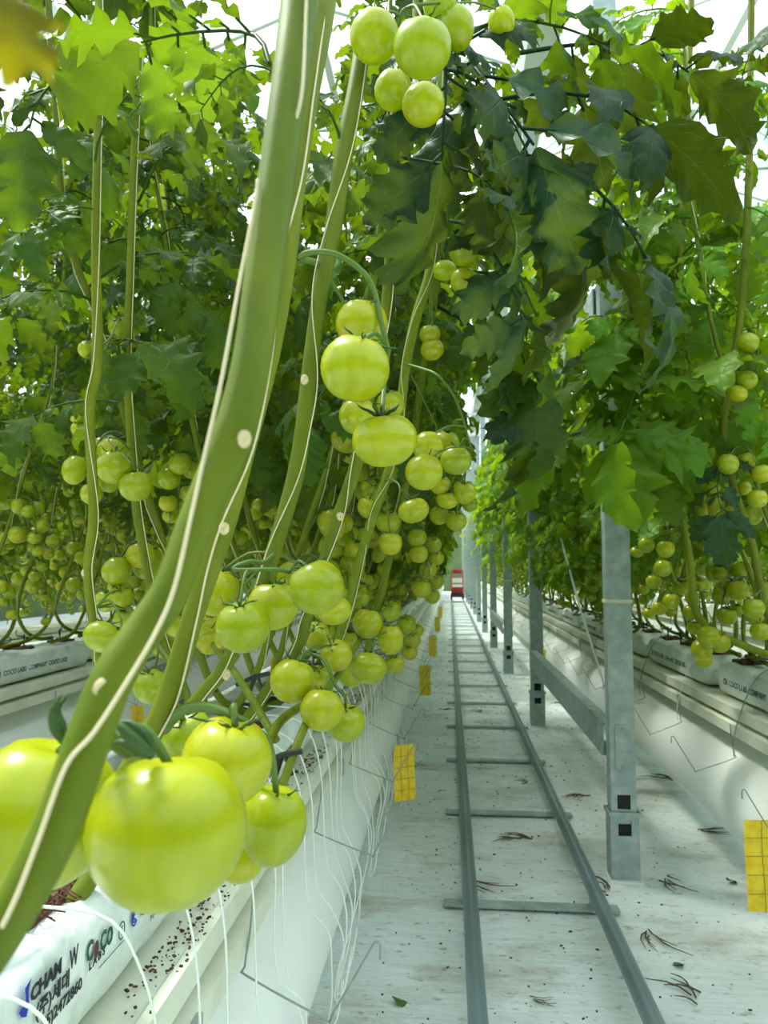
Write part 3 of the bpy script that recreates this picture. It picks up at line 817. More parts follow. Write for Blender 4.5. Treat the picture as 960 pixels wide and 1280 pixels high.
for i, (k, rz) in enumerate(((3, .55), (7, .5), (11, .45), (16, .5), (21, .4))):
    nm = ['nearest yellow sticky card hanging at the left row beside the rails', 'second yellow sticky card down the left side of the aisle', 'third yellow sticky card down the left side of the aisle',
          'fourth yellow sticky card down the left side of the aisle', 'farthest small yellow sticky card on the left side of the aisle'][i]
    card(XL+.178+.118, LY[k], GZ-.006-.163-.03, rz, nm, .09, .21, .03)
card(XR-.172-.118, 2.12, GZ-.218+.03, .1, 'large yellow sticky card at the right edge in front of the white duct', .14, .235)
card(XR-.172-.118, 2.12+.6*3, GZ-.218-.05, .9, 'yellow sticky card beside the nearest post above the beam')
card(XR-.172-.118, 2.12+.6*8, GZ-.218-.03, 1.0, 'yellow sticky card right of the third post')
card(XR-.172-.118, 2.12+.6*14, GZ-.218-.03, .9, 'small far yellow sticky card on the right row')
for (px, py, d, lab) in ((168, 882, 4.0, 'yellow sticky card behind the big tomatoes at left'), (345, 812, 7.2, 'yellow sticky card seen between stems above the left gutter'), (835, 322, 0, None)):
    if lab:
        q = at(px, py, d); card(q.x, q.y, q.z, .15, lab)
# white rod leaning in the right row
rod = MB().tube([at(698, 662, 4.1), at(725, 760, 3.9), at(764, 884, 3.75)], .006, 6).build('support_rod', M_['white_paint']); tag(rod, 'thin white rod slanting down between second and nearest posts', 'rod')
# red trolley at the far end of the rails
tr = thing('trolley', 'small red and white trolley standing on the rails far away', 'trolley', (.2535, 25.6, RZ+.024))
MB().box((0, 0, .12), (.46, 1.2, .10)).build('chassis', M_['black'], tr)
for x in (RL-.2535, RR-.2535):
    for yy in (-.4, .4): MB().tube([(x-.03, yy, .04), (x+.03, yy, .04)], .045, 12).build('wheel', M_['black'], tr)
MB().box((0, .1, .30), (.40, .9, .22)).build('body', M_['red'], tr)
MB().box((0, -.37, .45), (.38, .02, .10)).build('panel', M_['white_paint'], tr)
MB().box((0, .1, .62), (.34, .7, .16)).build('upper_crate', M_['white_paint'], tr)
fr = MB()
for x in (-.19, .19): fr.tube([(x, -.5, .15), (x, -.5, .98)], .018, 6)
fr.tube([(-.19, -.5, .98), (.19, -.5, .98)], .018, 6); fr.tube([(-.19, -.5, .72), (.19, -.5, .72)], .014, 6)
fr.build('guard_frame', M_['red'], tr)
MB().box((0, -.2, .93), (.3, .2, .14)).build('control_box', M_['red'], tr)
sg = tag(MB().box((0, 0, 0), (.14, .02, .09)).build('hanging_sign', M_['red'], None, False, (at(686, 433, 10.4).x, 10.44, at(686, 433, 10.4).z)), 'small red plate hanging high above the aisle among leaves', 'sign')
wr = MB().tube([(0, 0, .04), (0, 0, 3.93-at(686, 433, 10.4).z)], .002, 4).build('hanging_wire', M_['wire'], sg)

# white drip tubes draping over the left duct
def drip(x, y, side, i, far=False):
    r_ = random.Random(i*13+int(y*10)); dy = r_.uniform(-.12, .10); zc = .302; rr = .212
    pts = [(x-side*r_.uniform(.05, .10), y-.02, GZ+.150), (x+side*.02, y, GZ+.148-.012), (x+side*.058, y+.01, GZ+.09), (x+side*.082, y+dy*.2, GZ-.0)]
    for k, a in enumerate((38, 20, 2, -16)):
        e = .012+.016*r_.random()
        pts.append((x-side*.10+side*(rr+e+.004)*math.cos(R(a))+side*.002, y+dy*(.3+.22*k), zc+(rr+e)*math.sin(R(a))))
    lx = x-side*.10+side*(rr+.03)
    if r_.random() < .5: pts += [(lx-side*.02, y+dy*1.2, .17), (lx-side*.01, y+dy*1.2+.06, .155), (lx, y+dy+.10, .22)]
    else: pts += [(lx-side*.035, y+dy*1.25, .15), (lx-side*.04, y+dy*1.3, .06)]
    return MB().tube(spline(pts, 4), .0017, 5)
for i in range(26):
    y = .62+.12*i+rnd.uniform(-.03, .03)
    o = drip(XL+.10, y, 1, i).build('drip_tube', M_['tube'], None, True)
    tag(o, 'thin white irrigation tube draping from the bags over the left duct', 'tube', 'white drip tubes hanging over the left duct')
mb = MB()
for i in range(30):
    q = drip(XL+.10, 3.8+.28*i, 1, i+40); n = len(mb.v); mb.v += q.v; mb.f += [tuple(a+n for a in f) for f in q.f]
tag(mb.build('drip_tubes', M_['tube'], None, True), 'far white irrigation tubes draping over the left duct', 'tubing', None, 'stuff')
for i in range(7):
    y = 2.0+.62*i
    a = MB().tube(spline([(XR-.07, y, GZ+.15), (XR-.12, y, GZ+.11), (XR-.16, y+.01, GZ+.02), (XR-.19, y+.02, GZ-.09), (XR-.186, y+.03, GZ-.15)], 4), .0022, 5).build('drip_tube', M_['wire' if i % 2 else 'tube'], None, True)
    tag(a, f'thin {"grey" if i % 2 else "white"} tube hanging over the edge of the right gutter', 'tube', f'{"grey" if i % 2 else "white"} tubes at the right gutter')

# debris on the floor
def twig(seed, L_):
    r_ = random.Random(seed); mb = MB()
    for k in range(5):
        a = r_.uniform(-.7, .7); l = L_*r_.uniform(.4, 1); o_ = Vector((r_.uniform(-.3, .3)*L_, r_.uniform(-.2, .2)*L_, .004))
        pts = [o_ + Vector((l*t*math.cos(a+t*.6), l*t*math.sin(a+t*.6), .003*math.sin(t*3))) for t in (0, .3, .6, 1)]
        mb.tube(pts, [.003, .0026, .002, .001], 4)
    return mb.mesh('twig_cluster', M_['twig'], True)
TW = [twig(s, .13) for s in range(4)]
SC = [np_mesh('leaf_scrap', leaflet(.06, .02, s, 1.2, 8, 1), M_['scrap']) for s in range(4)]
for (px, py, kind, lab) in ((815, 1165, 'tw', 'tangle of green and brown stalk scraps beside the nearest post base'), (870, 1245, 'tw', 'brown twig scraps at the lower right of the floor'), (728, 995, 'tw', 'dry twig scraps right of the rails behind the nearest post'),
                       (830, 1100, 'tw', 'brown twig scraps lying right of the nearest post'), (760, 1115, 'tw', 'thin dry twigs in front of the nearest post'), (875, 1037, 'tw', 'brown twigs in shade beside the right duct'), (838, 975, 'tw', 'brown twigs between the nearest post and the right duct'), (590, 1100, 'tw', 'thin twig scraps between the two rails'),
                       (490, 1250, 'sc', 'small dark green leaf scrap at the bottom left of the floor'), (848, 1210, 'sc', 'green leaf scrap on white film near the lower right'), (908, 1103, 'sc', 'dark leaf scrap near the large yellow card'), (940, 1124, 'sc', 'dark curled leaf scrap at the right edge')):
    a = at(px, py, 1) - cam.location; t = -(H-.006)/a.z; q = cam.location + a*t
    o = link('twig_scraps' if kind == 'tw' else 'leaf_scrap', rnd.choice(TW if kind == 'tw' else SC), None, (q.x, q.y, .004 if kind == 'tw' else .016), (0, 0, rnd.uniform(0, 6)))
    tag(o, lab, 'debris')
for i in range(9):
    x = rnd.choice((rnd.uniform(.62, .95), rnd.uniform(.1, .4), rnd.uniform(-.2, 0))); y = rnd.uniform(2, 6.5)
    tag(link('twig_scraps', rnd.choice(TW), None, (x, y, .004), (0, 0, rnd.uniform(0, 6)), rnd.uniform(.4, 1)), 'small dry twig scraps scattered on the white floor film', 'debris', 'dry twig scraps along the floor')
a = at(675, 956, 1)-cam.location; q = cam.location+a*(-(H-.018)/a.z)
tag(link('fallen_tomato', TOM['green'][1], None, q, (1, 0, 0), .02), 'small green tomato lying on the floor beside the right rail', 'tomato')
a = at(703, 878, 1)-cam.location; q = cam.location+a*(-(H-.018)/a.z)
tag(link('fallen_tomato', mesh_from('tomato', *tomato_mesh('round', 1), M_['red']), None, q, (1, 0, 0), .022), 'small red tomato lying on the floor under the low beam', 'tomato')
mb = MB()
for k in range(900):
    x = rnd.uniform(-.2, 1.0); y = .9+rnd.random()**1.6*9
    s = rnd.uniform(.0012, .0035)*(1+.1*y)
    if abs(x-RL) < .03 or abs(x-RR) < .03: continue
    mb.box((x, y, s*.4), (s*rnd.uniform(1, 2.4), s, s*.8), Matrix.Rotation(rnd.uniform(0, 3), 3, 'Z'))
tag(mb.build('soil_crumbs', M_['dirt']), 'dark crumbs of coir and dirt scattered over the white floor', 'dirt', None, 'stuff')
mb = MB()
for k in range(1300):
    y = .3+rnd.random()*4
    if rnd.random() < .8: y = .3+(int(y*2.2)+rnd.gauss(.5, .16))/2.2
    s = rnd.uniform(.0008, .0032)*(1.6 if rnd.random() < .06 else 1)
    mb.box((XL+rnd.uniform(.104, .15), y, GZ+s*.3), (s*rnd.uniform(1, 2.2), s, s*.6), Matrix.Rotation(rnd.uniform(0, 3), 3, 'Z'))
tag(mb.build('coir_crumbs', M_['coir']), 'brown coir crumbs on the cream gutter ledge', 'dirt', None, 'stuff')

# ------------------------------------------------------------------ the plants close to the camera, placed from the photograph
def W(p): return at(*p)
def hero_plant(label, stem, rpx, group=None, twine=None, scars=(), zb=None):
    """stem: (px, py, depth) points from the bottom up; rpx: radius in photo pixels at each point"""
    P = [W(p) for p in stem]; base = P[0]
    t = thing('tomato_plant', label, 'plant', base, 0, group)
    sm = spline(P, 6); rr = interp([r*p[2]/FPX for r, p in zip(rpx, stem)], 6)
    MB().tube([p-base for p in sm], rr, 12).build('stem', M_['stem'], t, True)
    if twine:
        if isinstance(twine[1], int):
            off = twine[0]; pts = [W((p[0]+o, p[1], p[2]*(1-r/FPX*.9)-.0012))-base for p, o, r in zip(stem, off, rpx)]
        else:
            pts = []
            for x, y in twine:
                for p, q, r in zip(stem, stem[1:], rpx):
                    if q[1] <= y <= p[1]:
                        u = (p[1]-y)/(p[1]-q[1]); d = p[2]+(q[2]-p[2])*u; pts.append(W((x, y, d*(1-r/FPX*.95)-.001))-base); break
        MB().tube(spline(pts, 6), .0009, 5).build('twine', M_['twine'], t, True)
    for (px, py, d, s) in scars:
        q = W((px, py, d)); mb = MB(); 
        vd = (cam.location-q).normalized()
        mb.tube([q-base-vd*.004, q-base+vd*.0001, q-base+vd*s*.22, q-base+vd*s*.12], [s*1.1, s, s*.75, s*.3], 10)
        zc = (q-base).z
        mb.v = [(a_, b_, zc+(c_-zc)*1.35) for a_, b_, c_ in mb.v]; mb.build('leaf_scar', M_['scar'], t, True)
    return t, base
def hero_truss(pl, base, path, fruits, rpx=5, thick=.003, dd=None, cal=True):
    """path: stalk points; fruits: (px, py, radius px, depth or None, mesh index, calyx?)"""
    P = [W(p)-base for p in path]
    t = link('truss', None, pl, P[0])
    mb = MB().tube([p-P[0] for p in spline(P, 5)], [thick*(1-.25*k/(5*(len(P)-1))) for k in range(5*(len(P)-1)+1)], 7)
    objs = []
    sp = spline(P, 5)
    for f in fruits:
        px, py, r = f[:3]; d = f[3] if len(f) > 3 and f[3] else .066*FPX/(2*r)
        vi = f[4] if len(f) > 4 else rnd.choice((0, 1, 2, 3)); ax = f[5] if len(f) > 5 else None
        c = W((px, py, d))-base; rad = r*d/FPX
        # crown turned towards the nearest point of the stalk
        j = min(sp, key=lambda q: (q-c-Vector((0, 0, rad))).length); up = (j-c)
        up = Vector((0, 0, 1))*1.3 + (up.normalized() if up.length > 1e-6 else Vector())*.9
        if ax: up = Vector(ax)
        e = up.to_track_quat('Z', 'Y').to_euler(); e.rotate_axis('Z', rnd.uniform(0, 6))
        objs.append((c-P[0], rad/1.03, e, vi))
        top = c + up.normalized()*rad*.8
        mid = (top+j)/2 + Vector((0, 0, .35*rad))
        mb.tube([q-P[0] for q in spline([j, mid, top], 4)], [max(.0016, thick*.6)]*9, 6)
    me = mb.mesh('truss_stalk', M_['petiole'], True)
    t2 = link('truss', me, pl, P[0]); bpy.data.objects.remove(t); t2.name = 'truss'
    for c, rad, e, vi in objs:
        link('tomato', TOM['green'][vi], t2, c, e, rad)
        if cal: link('calyx', CAL[rnd.randrange(4)], t2, c, e, rad*.92)
    return t2
def hero_leaf(pl, base, a, b, kind='leaf', roll=0.0, vi=None, sc_=1.0):
    """a compound leaf from pixel point a towards pixel point b"""
    A = W(a)-base; D = W(b)-W(a); ln = D.length
    M = Matrix.Translation(A) @ Vector(D).to_track_quat('X', 'Z').to_matrix().to_4x4() @ Matrix.Rotation(roll, 4, 'X') @ Matrix.Rotation(-.45, 4, 'Y')
    k = rnd.randrange(len(HI)) if vi is None else vi
    o = link('leaf', LEAF[kind][k], pl, M.translation, M.to_euler(), ln/.36*sc_); return o

# plant 1: the thick stem crossing the picture, with the two biggest fruits
p1, b1 = hero_plant('thick slanting stem closest to the camera carrying the two largest green tomatoes',
    [(-60, 1250, .25), (0, 1165, .262), (68, 1040, .275), (135, 860, .295), (182, 785, .305), (215, 735, .31), (250, 641, .32), (290, 548, .33), (315, 450, .34), (337, 290, .36), (360, 120, .38), (374, 0, .40), (384, -120, .42)],
    [30, 30, 30, 27, 24, 24, 23, 26, 24, 24, 23, 23, 22],
    twine=[(2, 1160), (22, 1118), (50, 1045), (83, 957), (118, 915), (160, 850), (194, 792), (218, 735), (240, 641), (258, 560), (277, 475), (300, 350), (319, 252), (322, 225)], scars=[(128, 863, .2875, .0036), (305, 549, .322, .0030)])
MB().tube(spline([W((366, 160, .372))-b1, W((378, 110, .368))-b1, W((383, 0, .385))-b1, W((388, -110, .40))-b1], 6), .0009, 5).build('twine', M_['twine'], p1, True)
hero_truss(p1, b1, [(118, 905, .33), (140, 925, .36), (158, 940, .38), (172, 938, .39)],
    [(50, 1015, 93, .385, 0, (.25, .1, 1)), (209, 1036, 95, .36, 1, (-.05, .15, 1))], thick=.004, cal=False)
sp_ = MB()
for pts in ([(190, 945, .34), (165, 925, .335), (146, 905, .335), (128, 912, .34)], [(190, 945, .345), (170, 935, .34), (150, 928, .34), (132, 935, .34)], [(192, 943, .35), (180, 918, .35), (160, 903, .35), (140, 905, .35)],
            [(88, 935, .37), (100, 905, .36), (112, 885, .35), (122, 872, .35)], [(85, 932, .37), (70, 910, .36), (66, 888, .36), (78, 868, .36)], [(85, 934, .37), (74, 905, .37), (72, 885, .37), (88, 866, .37)]):
    q = [W(p)-b1 for p in pts]; n = 4*(len(q)-1)+1
    sp_.tube(spline(q, 4), [.0034*(1-.7*abs(2*k/(n-1)-.6)) for k in range(n)], 7)
sp_.build('calyx', M_['calyx'], p1, True)
# a leaf of the same plant hanging almost on the lens, top left corner
v, f, u = leaflet(.028, .011, 3, .3, 18, 2)
lo = link('leaf', np_mesh('leaf', (v, f, u), M_['leaf_olive']), p1); A = W((-70, -70, .13)); D = W((62, 84, .13))-A
lo.matrix_local = Matrix.Translation(A-b1) @ D.to_track_quat('X', 'Z').to_matrix().to_4x4() @ Matrix.Rotation(1.25, 4, 'X')
# plant 2
p2, b2 = hero_plant('second thick stem from the camera just right of the thickest stem, leaf scar halfway',
    [(150, 985, .60), (190, 915, .60), (212, 868, .60), (240, 775, .60), (262, 710, .60), (282, 650, .60), (305, 560, .60), (335, 440, .61), (355, 330, .62), (368, 220, .63), (384, 120, .64), (402, 20, .66), (412, -60, .68)],
    [15, 15, 15, 14, 14, 15, 15, 16, 15, 16, 15, 16, 16], twine=([12, 12, 12, 6, -2, -3, 12, 6, -4, 10, 8, 4, 4], 0), scars=[(280, 660, .591, .0042)])
hero_truss(p2, b2, [(205, 912, .60), (228, 888, .59), (262, 884, .58), (296, 898, .57), (318, 912, .58), (335, 925, .6)],
    [(284, 950, 55, .56, 1, (.25, -.1, 1)), (232, 920, 34, .66, 3), (341, 1031, 44, .62, 4, (.12, 0, 1)), (300, 1072, 30, .66, 0)], thick=.0048)
# plant 3
p3, b3 = hero_plant('third slanting stem, forked high up, standing behind the cluster of four tomatoes',
    [(225, 900, .92), (252, 868, .92), (283, 830, .92), (322, 745, .93), (345, 680, .95), (368, 600, .96), (378, 540, .96), (386, 470, .97), (400, 370, .98), (416, 290, .99), (430, 190, 1.0), (447, 100, 1.02), (458, 20, 1.05)],
    [9, 9, 9.5, 9.5, 10, 11, 10, 10, 10, 11, 12, 11, 10], twine=([8, 7, 2, -6, -8, 4, 9, 11, -10, -10, 9, 8, 6], 0), scars=[(381, 475, .958, .005), (283, 843, .911, .005)])
hero_truss(p3, b3, [(345, 690, .95), (330, 703, .90), (312, 702, .88), (292, 712, .87), (345, 712, .87), (362, 716, .88)],
    [(304, 783, 33, .84, 0, (-.1, -.3, 1)), (267, 738, 32, .95, 1), (341, 757, 31, .92, 0), (396, 734, 34, .86, 3, (-.5, 0, 1)), (418, 763, 21, 1.1), (258, 782, 18, 1.4), (262, 800, 18, 1.4), (282, 800, 14, 1.3)], thick=.0032)
hero_truss(p3, b3, [(402, 330, .98), (376, 322, .97), (392, 315, .95), (425, 320, .94), (462, 350, .93), (476, 400, .92), (486, 440, .92)],
    [(444, 460, 43, .80, 1, (.3, -.2, 1)), (452, 405, 32, .95, 0), (448, 520, 24, 1.0), (481, 550, 41, .82, 2, (-.1, -.2, 1)), (488, 505, 18, 1.2)], thick=.0045)
# plant 4
p4, b4 = hero_plant('stem with green tomato clusters high and low, fourth from the camera in the left row',
    [(300, 910, 1.2), (328, 872, 1.2), (372, 808, 1.2), (384, 770, 1.2), (408, 692, 1.2), (425, 640, 1.2), (444, 585, 1.2), (462, 510, 1.2), (478, 420, 1.2), (487, 330, 1.2), (491, 240, 1.2), (494, 150, 1.2), (497, 40, 1.22)],
    [7, 7, 7.5, 7.5, 7.5, 8, 8.5, 7, 6.5, 7, 7, 7, 6.5], twine=([5, 5, -5, -6, 5, 6, -5, -7, 5, 6, -5, -5, 5], 0), scars=[(425, 645, 1.191, .006)])
hero_truss(p4, b4, [(372, 825, 1.18), (385, 818, 1.12), (402, 822, 1.1), (412, 838, 1.08), (420, 858, 1.08), (432, 870, 1.1)],
    [(366, 851, 28, 1.08, 1), (402, 887, 27, 1.05, 0), (432, 903, 24, 1.12, 3), (395, 795, 18, 1.3), (420, 819, 20, 1.25), (398, 848, 16, 1.3)], thick=.003)
hero_truss(p4, b4, [(494, 140, 1.2), (505, 90, 1.1), (500, 20, 1.05), (530, 5, 1.05), (560, 5, 1.1)],
    [(528, 60, 35, .93, 3, (.1, -.3, 1)), (468, 46, 31, .98, 1), (570, 36, 24, 1.1, 4), (627, 28, 17, 1.25, 4), (492, 113, 24, 1.08, 3), (529, 131, 26, 1.02, 1), (550, 8, 22, 1.1)], thick=.003)
# plant 5
p5, b5 = hero_plant('thin stem rising from the tomato clusters at the aisle edge, fifth in the left row',
    [(400, 860, 1.55), (430, 780, 1.55), (450, 700, 1.55), (468, 640, 1.5), (486, 588, 1.5), (500, 520, 1.5), (507, 460, 1.5), (520, 398, 1.5), (538, 335, 1.5), (545, 250, 1.5), (548, 150, 1.52), (552, 40, 1.55)],
    [5.5, 6, 6, 6, 6, 6, 6, 6.5, 6, 5.5, 5, 5], twine=([4, 5, 5, -4, 5, 5, -5, -4, 4, 4, 3, 3], 0))
hero_truss(p5, b5, [(507, 455, 1.5), (525, 460, 1.45), (548, 470, 1.4), (570, 500, 1.4), (583, 540, 1.4), (588, 560, 1.4)],
    [(535, 558, 19, 1.25), (530, 590, 23, 1.15), (570, 575, 19, 1.4), (557, 552, 17, 1.45), (550, 606, 14, 1.6), (559, 624, 14, 1.6), (580, 615, 15, 1.6), (549, 644, 12, 1.8), (570, 651, 13, 1.75), (587, 630, 10, 1.9)], thick=.003)
hero_truss(p5, b5, [(480, 600, 1.5), (490, 600, 1.45), (500, 610, 1.4), (494, 640, 1.4)],
    [(517, 638, 19, 1.4), (461, 608, 10, 1.9), (461, 634, 14, 1.6), (488, 679, 15, 1.55), (485, 652, 15, 1.7)], thick=.0025)
hero_truss(p5, b5, [(545, 300, 1.5), (565, 298, 1.48), (578, 300, 1.45), (584, 320, 1.45)],
    [(581, 314, 19, 1.4), (555, 338, 15, 1.5), (580, 351, 17, 1.42), (582, 380, 13, 1.6)], thick=.0025)
hero_truss(p5, b5, [(540, 190, 1.5), (535, 190, 1.45), (522, 200, 1.4)], [(520, 224, 22, 1.35, 0), (537, 418, 13, 1.7), (540, 437, 14, 1.7)], thick=.0025)
# plant 6
p6, b6 = hero_plant('slender stem beside the middle clusters, sixth in the left row',
    [(452, 845, 1.9), (470, 770, 1.9), (486, 700, 1.9), (500, 640, 1.9), (515, 560, 1.9), (528, 470, 1.9), (540, 390, 1.9), (552, 300, 1.9), (560, 180, 1.9)], [5, 5, 5, 5, 5, 5, 5, 5, 4.5])
hero_truss(p6, b6, [(455, 800, 1.7), (456, 768, 1.65), (470, 765, 1.6), (482, 775, 1.6), (490, 810, 1.6)],
    [(460, 779, 19, 1.6, 3), (460, 835, 23, 1.45, 2), (488, 799, 17, 1.6, 4), (493, 830, 12, 1.9), (488, 764, 13, 1.9), (440, 842, 17, 1.6), (508, 780, 12, 2.1), (515, 800, 11, 2.2), (512, 815, 10, 2.2), (522, 788, 8, 2.4)], thick=.0025)
hero_truss(p6, b6, [(510, 620, 1.9), (520, 645, 1.9), (530, 660, 1.9), (534, 700, 1.9)],
    [(521, 672, 12, 1.9), (523, 692, 12, 1.9), (542, 681, 10, 2.2), (546, 698, 9, 2.3), (535, 712, 11, 2.2), (527, 735, 12, 2.1), (545, 728, 9, 2.5), (540, 745, 10, 2.4)], thick=.0022)
# left wing plants
p7, b7 = hero_plant('thin wavy stem at far left with one pale tomato hanging low',
    [(150, 880, 1.25), (124, 832, 1.22), (117, 780, 1.2), (110, 712, 1.2), (117, 640, 1.2), (112, 515, 1.2), (122, 450, 1.2), (120, 320, 1.2), (122, 180, 1.22), (125, 90, 1.22), (123, -20, 1.25)], [6, 6, 6, 6, 6, 6.5, 7, 5.5, 5, 5, 5],
    twine=([4, -4, 5, 5, 6, -5, -5, 4, 5, 5, 5], 0), scars=[(106, 716, 1.195, .005)])
hero_truss(p7, b7, [(120, 760, 1.2), (135, 750, 1.2), (150, 770, 1.18), (152, 800, 1.15)], [(127, 796, 22, 1.1, 2), (143, 836, 19, 1.3), (189, 858, 22, 1.2, 3), (151, 748, 16, 1.5), (157, 772, 15, 1.5), (170, 775, 13, 1.5)], thick=.0025)
hero_truss(p7, b7, [(118, 440, 1.2), (130, 430, 1.25), (140, 420, 1.3)], [(109, 437, 11, 2.0), (150, 410, 14, 1.9), (145, 440, 16, 1.8), (132, 462, 11, 2), (97, 520, 10, 2.2), (98, 536, 9, 2.2)], thick=.0025)
p8, b8 = hero_plant('thin stem left of the thickest stem with round tomato cluster halfway up',
    [(240, 930, 1.5), (222, 845, 1.45), (205, 800, 1.45), (187, 727, 1.45), (172, 640, 1.45), (165, 560, 1.45), (160, 465, 1.45), (163, 350, 1.45), (168, 200, 1.45), (175, 60, 1.45)], [5, 5.5, 5.5, 5.5, 6, 5.5, 5.5, 5, 5, 4.5],
    twine=([4, 4, 4, 5, 5, 5, 4, 4, 4, 4], 0))
hero_truss(p8, b8, [(163, 565, 1.45), (150, 550, 1.4), (135, 548, 1.4), (150, 565, 1.35), (165, 580, 1.3)], [(142, 584, 21, 1.35, 3), (169, 607, 20, 1.35, 1), (134, 562, 13, 1.5), (136, 603, 13, 1.5)], thick=.0025)
hero_truss(p8, b8, [(200, 800, 1.45), (195, 830, 1.35), (190, 835, 1.3)], [(205, 690, 14, 1.9), (213, 645, 10, 2.3), (204, 680, 9, 2.3)], thick=.0025)
# lying stems and clips on the bag tops at the left
for i, (pts, r_, lab) in enumerate((
    ([(-40, 1235, .80), (20, 1195, .80), (80, 1140, .80), (112, 1098, .82), (150, 1030, .86), (210, 960, .9)], .011, 'bent lower stem lying across the bag at the bottom left corner'),
    ([(190, 975, 1.1), (235, 880, 1.2), (200, 810, 1.3), (160, 760, 1.4)], .006, 'lower plant stem crossing behind the third stem'),
    ([(345, 925, 1.05), (300, 850, 1.2), (262, 800, 1.4), (225, 745, 1.6)], .006, 'lower stem slanting down to the bag beside the black clip'),
    ([(350, 990, .98), (385, 900, 1.05), (425, 840, 1.3), (450, 800, 1.6)], .006, 'green lower stem behind the cluster over the gutter'),
    ([(330, 945, 1.0), (352, 900, 1.1), (400, 870, 1.3)], .007, 'short stem segment lying on the bag near the coir holes'))):
    P = [W(p) for p in pts]
    o = MB().tube(spline(P, 6), r_, 9).build('lower_stem', M_['stem'], None, True); tag(o, lab, 'stem')
ck = thing('stem_clip', 'large black plastic stem clip at the bottom left corner', 'clip', W((60, 1215, .78)))
cb = W((60, 1215, .78))
def rel(p, b): return W(p)-b
mb = MB(); 
for a, b, r_ in (((-10, 1203, .76), (96, 1214, .80), .005), ((-5, 1212, .76), (40, 1226, .77), .006), ((30, 1222, .77), (32, 1240, .77), .009), ((32, 1222, .77), (70, 1206, .79), .004), ((70, 1206, .79), (96, 1220, .80), .005)):
    mb.tube([rel(a, cb), rel(b, cb)], r_, 4)
mb.build('clip_body', M_['black'], ck)
for i, (x, y, d, an, lab) in enumerate(((318, 850, 1.35, .5, 'small black stem clip on the bag above the left gutter'), (250, 872, 1.25, .2, 'thin black stake beside the stem left of the clip'), (352, 950, 1.0, -.2, 'black clip beneath the cluster beside the large tomato'))):
    q = W((x, y, d)); t = thing('stem_clip', lab, 'clip', q)
    mb = MB(); l = .028
    mb.tube([(-l*1.2, 0, -.01), (0, 0, .006), (l, 0, .012)], .0045, 5); mb.tube([(0, 0, .006), (-.4*l, 0, -.03)], .004, 5); mb.tube([(.2*l, 0, .01), (.5*l, 0, -.02)], .0035, 5)
    mb.build('clip_body', M_['black'], t)
# coir opening and torn film at the nearest bag
co = MB(); q0 = W((42, 1150, .80))
for k in range(160):
    a = rnd.random()*6.28; x, y = rnd.uniform(-.05, .035), rnd.uniform(-.07, .06)
    co.tube([(x, y, 0), (x+.014*math.cos(a), y+.014*math.sin(a), .005+rnd.random()*.008), (x+.03*math.cos(a+.5), y+.03*math.sin(a+.5), .001)], .0011, 3)
co.box((-.01, 0, -.004), (.10, .15, .008))
o = co.build('coir_plug', M_['coir'], hb, False, (0.02, q0.y-hb.location.y, .130))

# leaves of the near plants
HL = [  # plant, base, tip, kind, roll
 (p5, b5, (520, 262, 1.35), (800, 305, 1.25), 'leaf_dark', -.2), (p5, b5, (560, 275, 1.35), (668, 420, 1.22), 'leaf_dark', .2), (p5, b5, (548, 140, 1.35), (850, 180, 1.25), 'leaf_dark', .1),
 (p5, b5, (560, 60, 1.4), (790, 70, 1.3), 'leaf', .2), (p4, b4, (500, 190, 1.2), (640, 300, 1.1), 'leaf_dark', -.3), (p5, b5, (600, 190, 1.3), (830, 360, 1.3), 'leaf_dark', .3),
 (p4, b4, (500, 90, 1.2), (690, 200, 1.1), 'leaf_dark', .1), (p4, b4, (500, 300, 1.25), (430, 170, 1.3), 'leaf', 0), (p5, b5, (560, 20, 1.4), (720, -60, 1.4), 'leaf', 0),
 (p3, b3, (430, 185, 1.0), (330, 100, 1.05), 'leaf', 0), (p2, b2, (345, 92, .7), (180, -10, .8), 'leaf', .2), (p2, b2, (345, 92, .7), (230, 120, .75), 'leaf', .2),
 (p7, b7, (125, 205, 1.2), (200, 60, 1.1), 'leaf', 0), (p7, b7, (125, 100, 1.2), (40, 180, 1.0), 'leaf', 0), (p7, b7, (120, 260, 1.2), (20, 300, 1.1), 'leaf', 0), (p7, b7, (120, 150, 1.2), (10, 60, 1.0), 'leaf_bright', 0),
 (p8, b8, (165, 250, 1.45), (270, 180, 1.3), 'leaf', 0), (p8, b8, (170, 150, 1.45), (280, 60, 1.3), 'leaf_bright', 0), (p8, b8, (165, 330, 1.45), (260, 400, 1.4), 'leaf', 0), (p8, b8, (175, 80, 1.45), (60, 20, 1.3), 'leaf', 0),
 (p6, b6, (552, 300, 1.9), (690, 420, 1.7), 'leaf', 0), (p6, b6, (548, 340, 1.9), (660, 500, 1.7), 'leaf', 0), (p6, b6, (556, 240, 1.9), (700, 250, 1.7), 'leaf', 0), (p6, b6, (545, 380, 1.9), (650, 560, 1.8), 'leaf_dark', 0),
 (p6, b6, (540, 390, 1.9), (450, 330, 1.8), 'leaf', 0), (p6, b6, (560, 180, 1.9), (480, 250, 1.8), 'leaf', 0), (p5, b5, (545, 230, 1.5), (450, 160, 1.5), 'leaf', 0), (p5, b5, (552, 60, 1.5), (430, 40, 1.5), 'leaf', 0),
 (p5, b5, (600, 40, 1.4), (660, 210, 1.1), 'leaf_dark', .6), (p5, b5, (640, 60, 1.4), (880, 130, 1.4), 'leaf_dark', .0), (p4, b4, (497, 40, 1.2), (600, 180, 1.0), 'leaf_dark', .3), (p5, b5, (545, 250, 1.5), (700, 330, 1.45), 'leaf', .5),
 (p5, b5, (690, 30, 1.3), (740, -90, 1.2), 'leaf', .5),
]
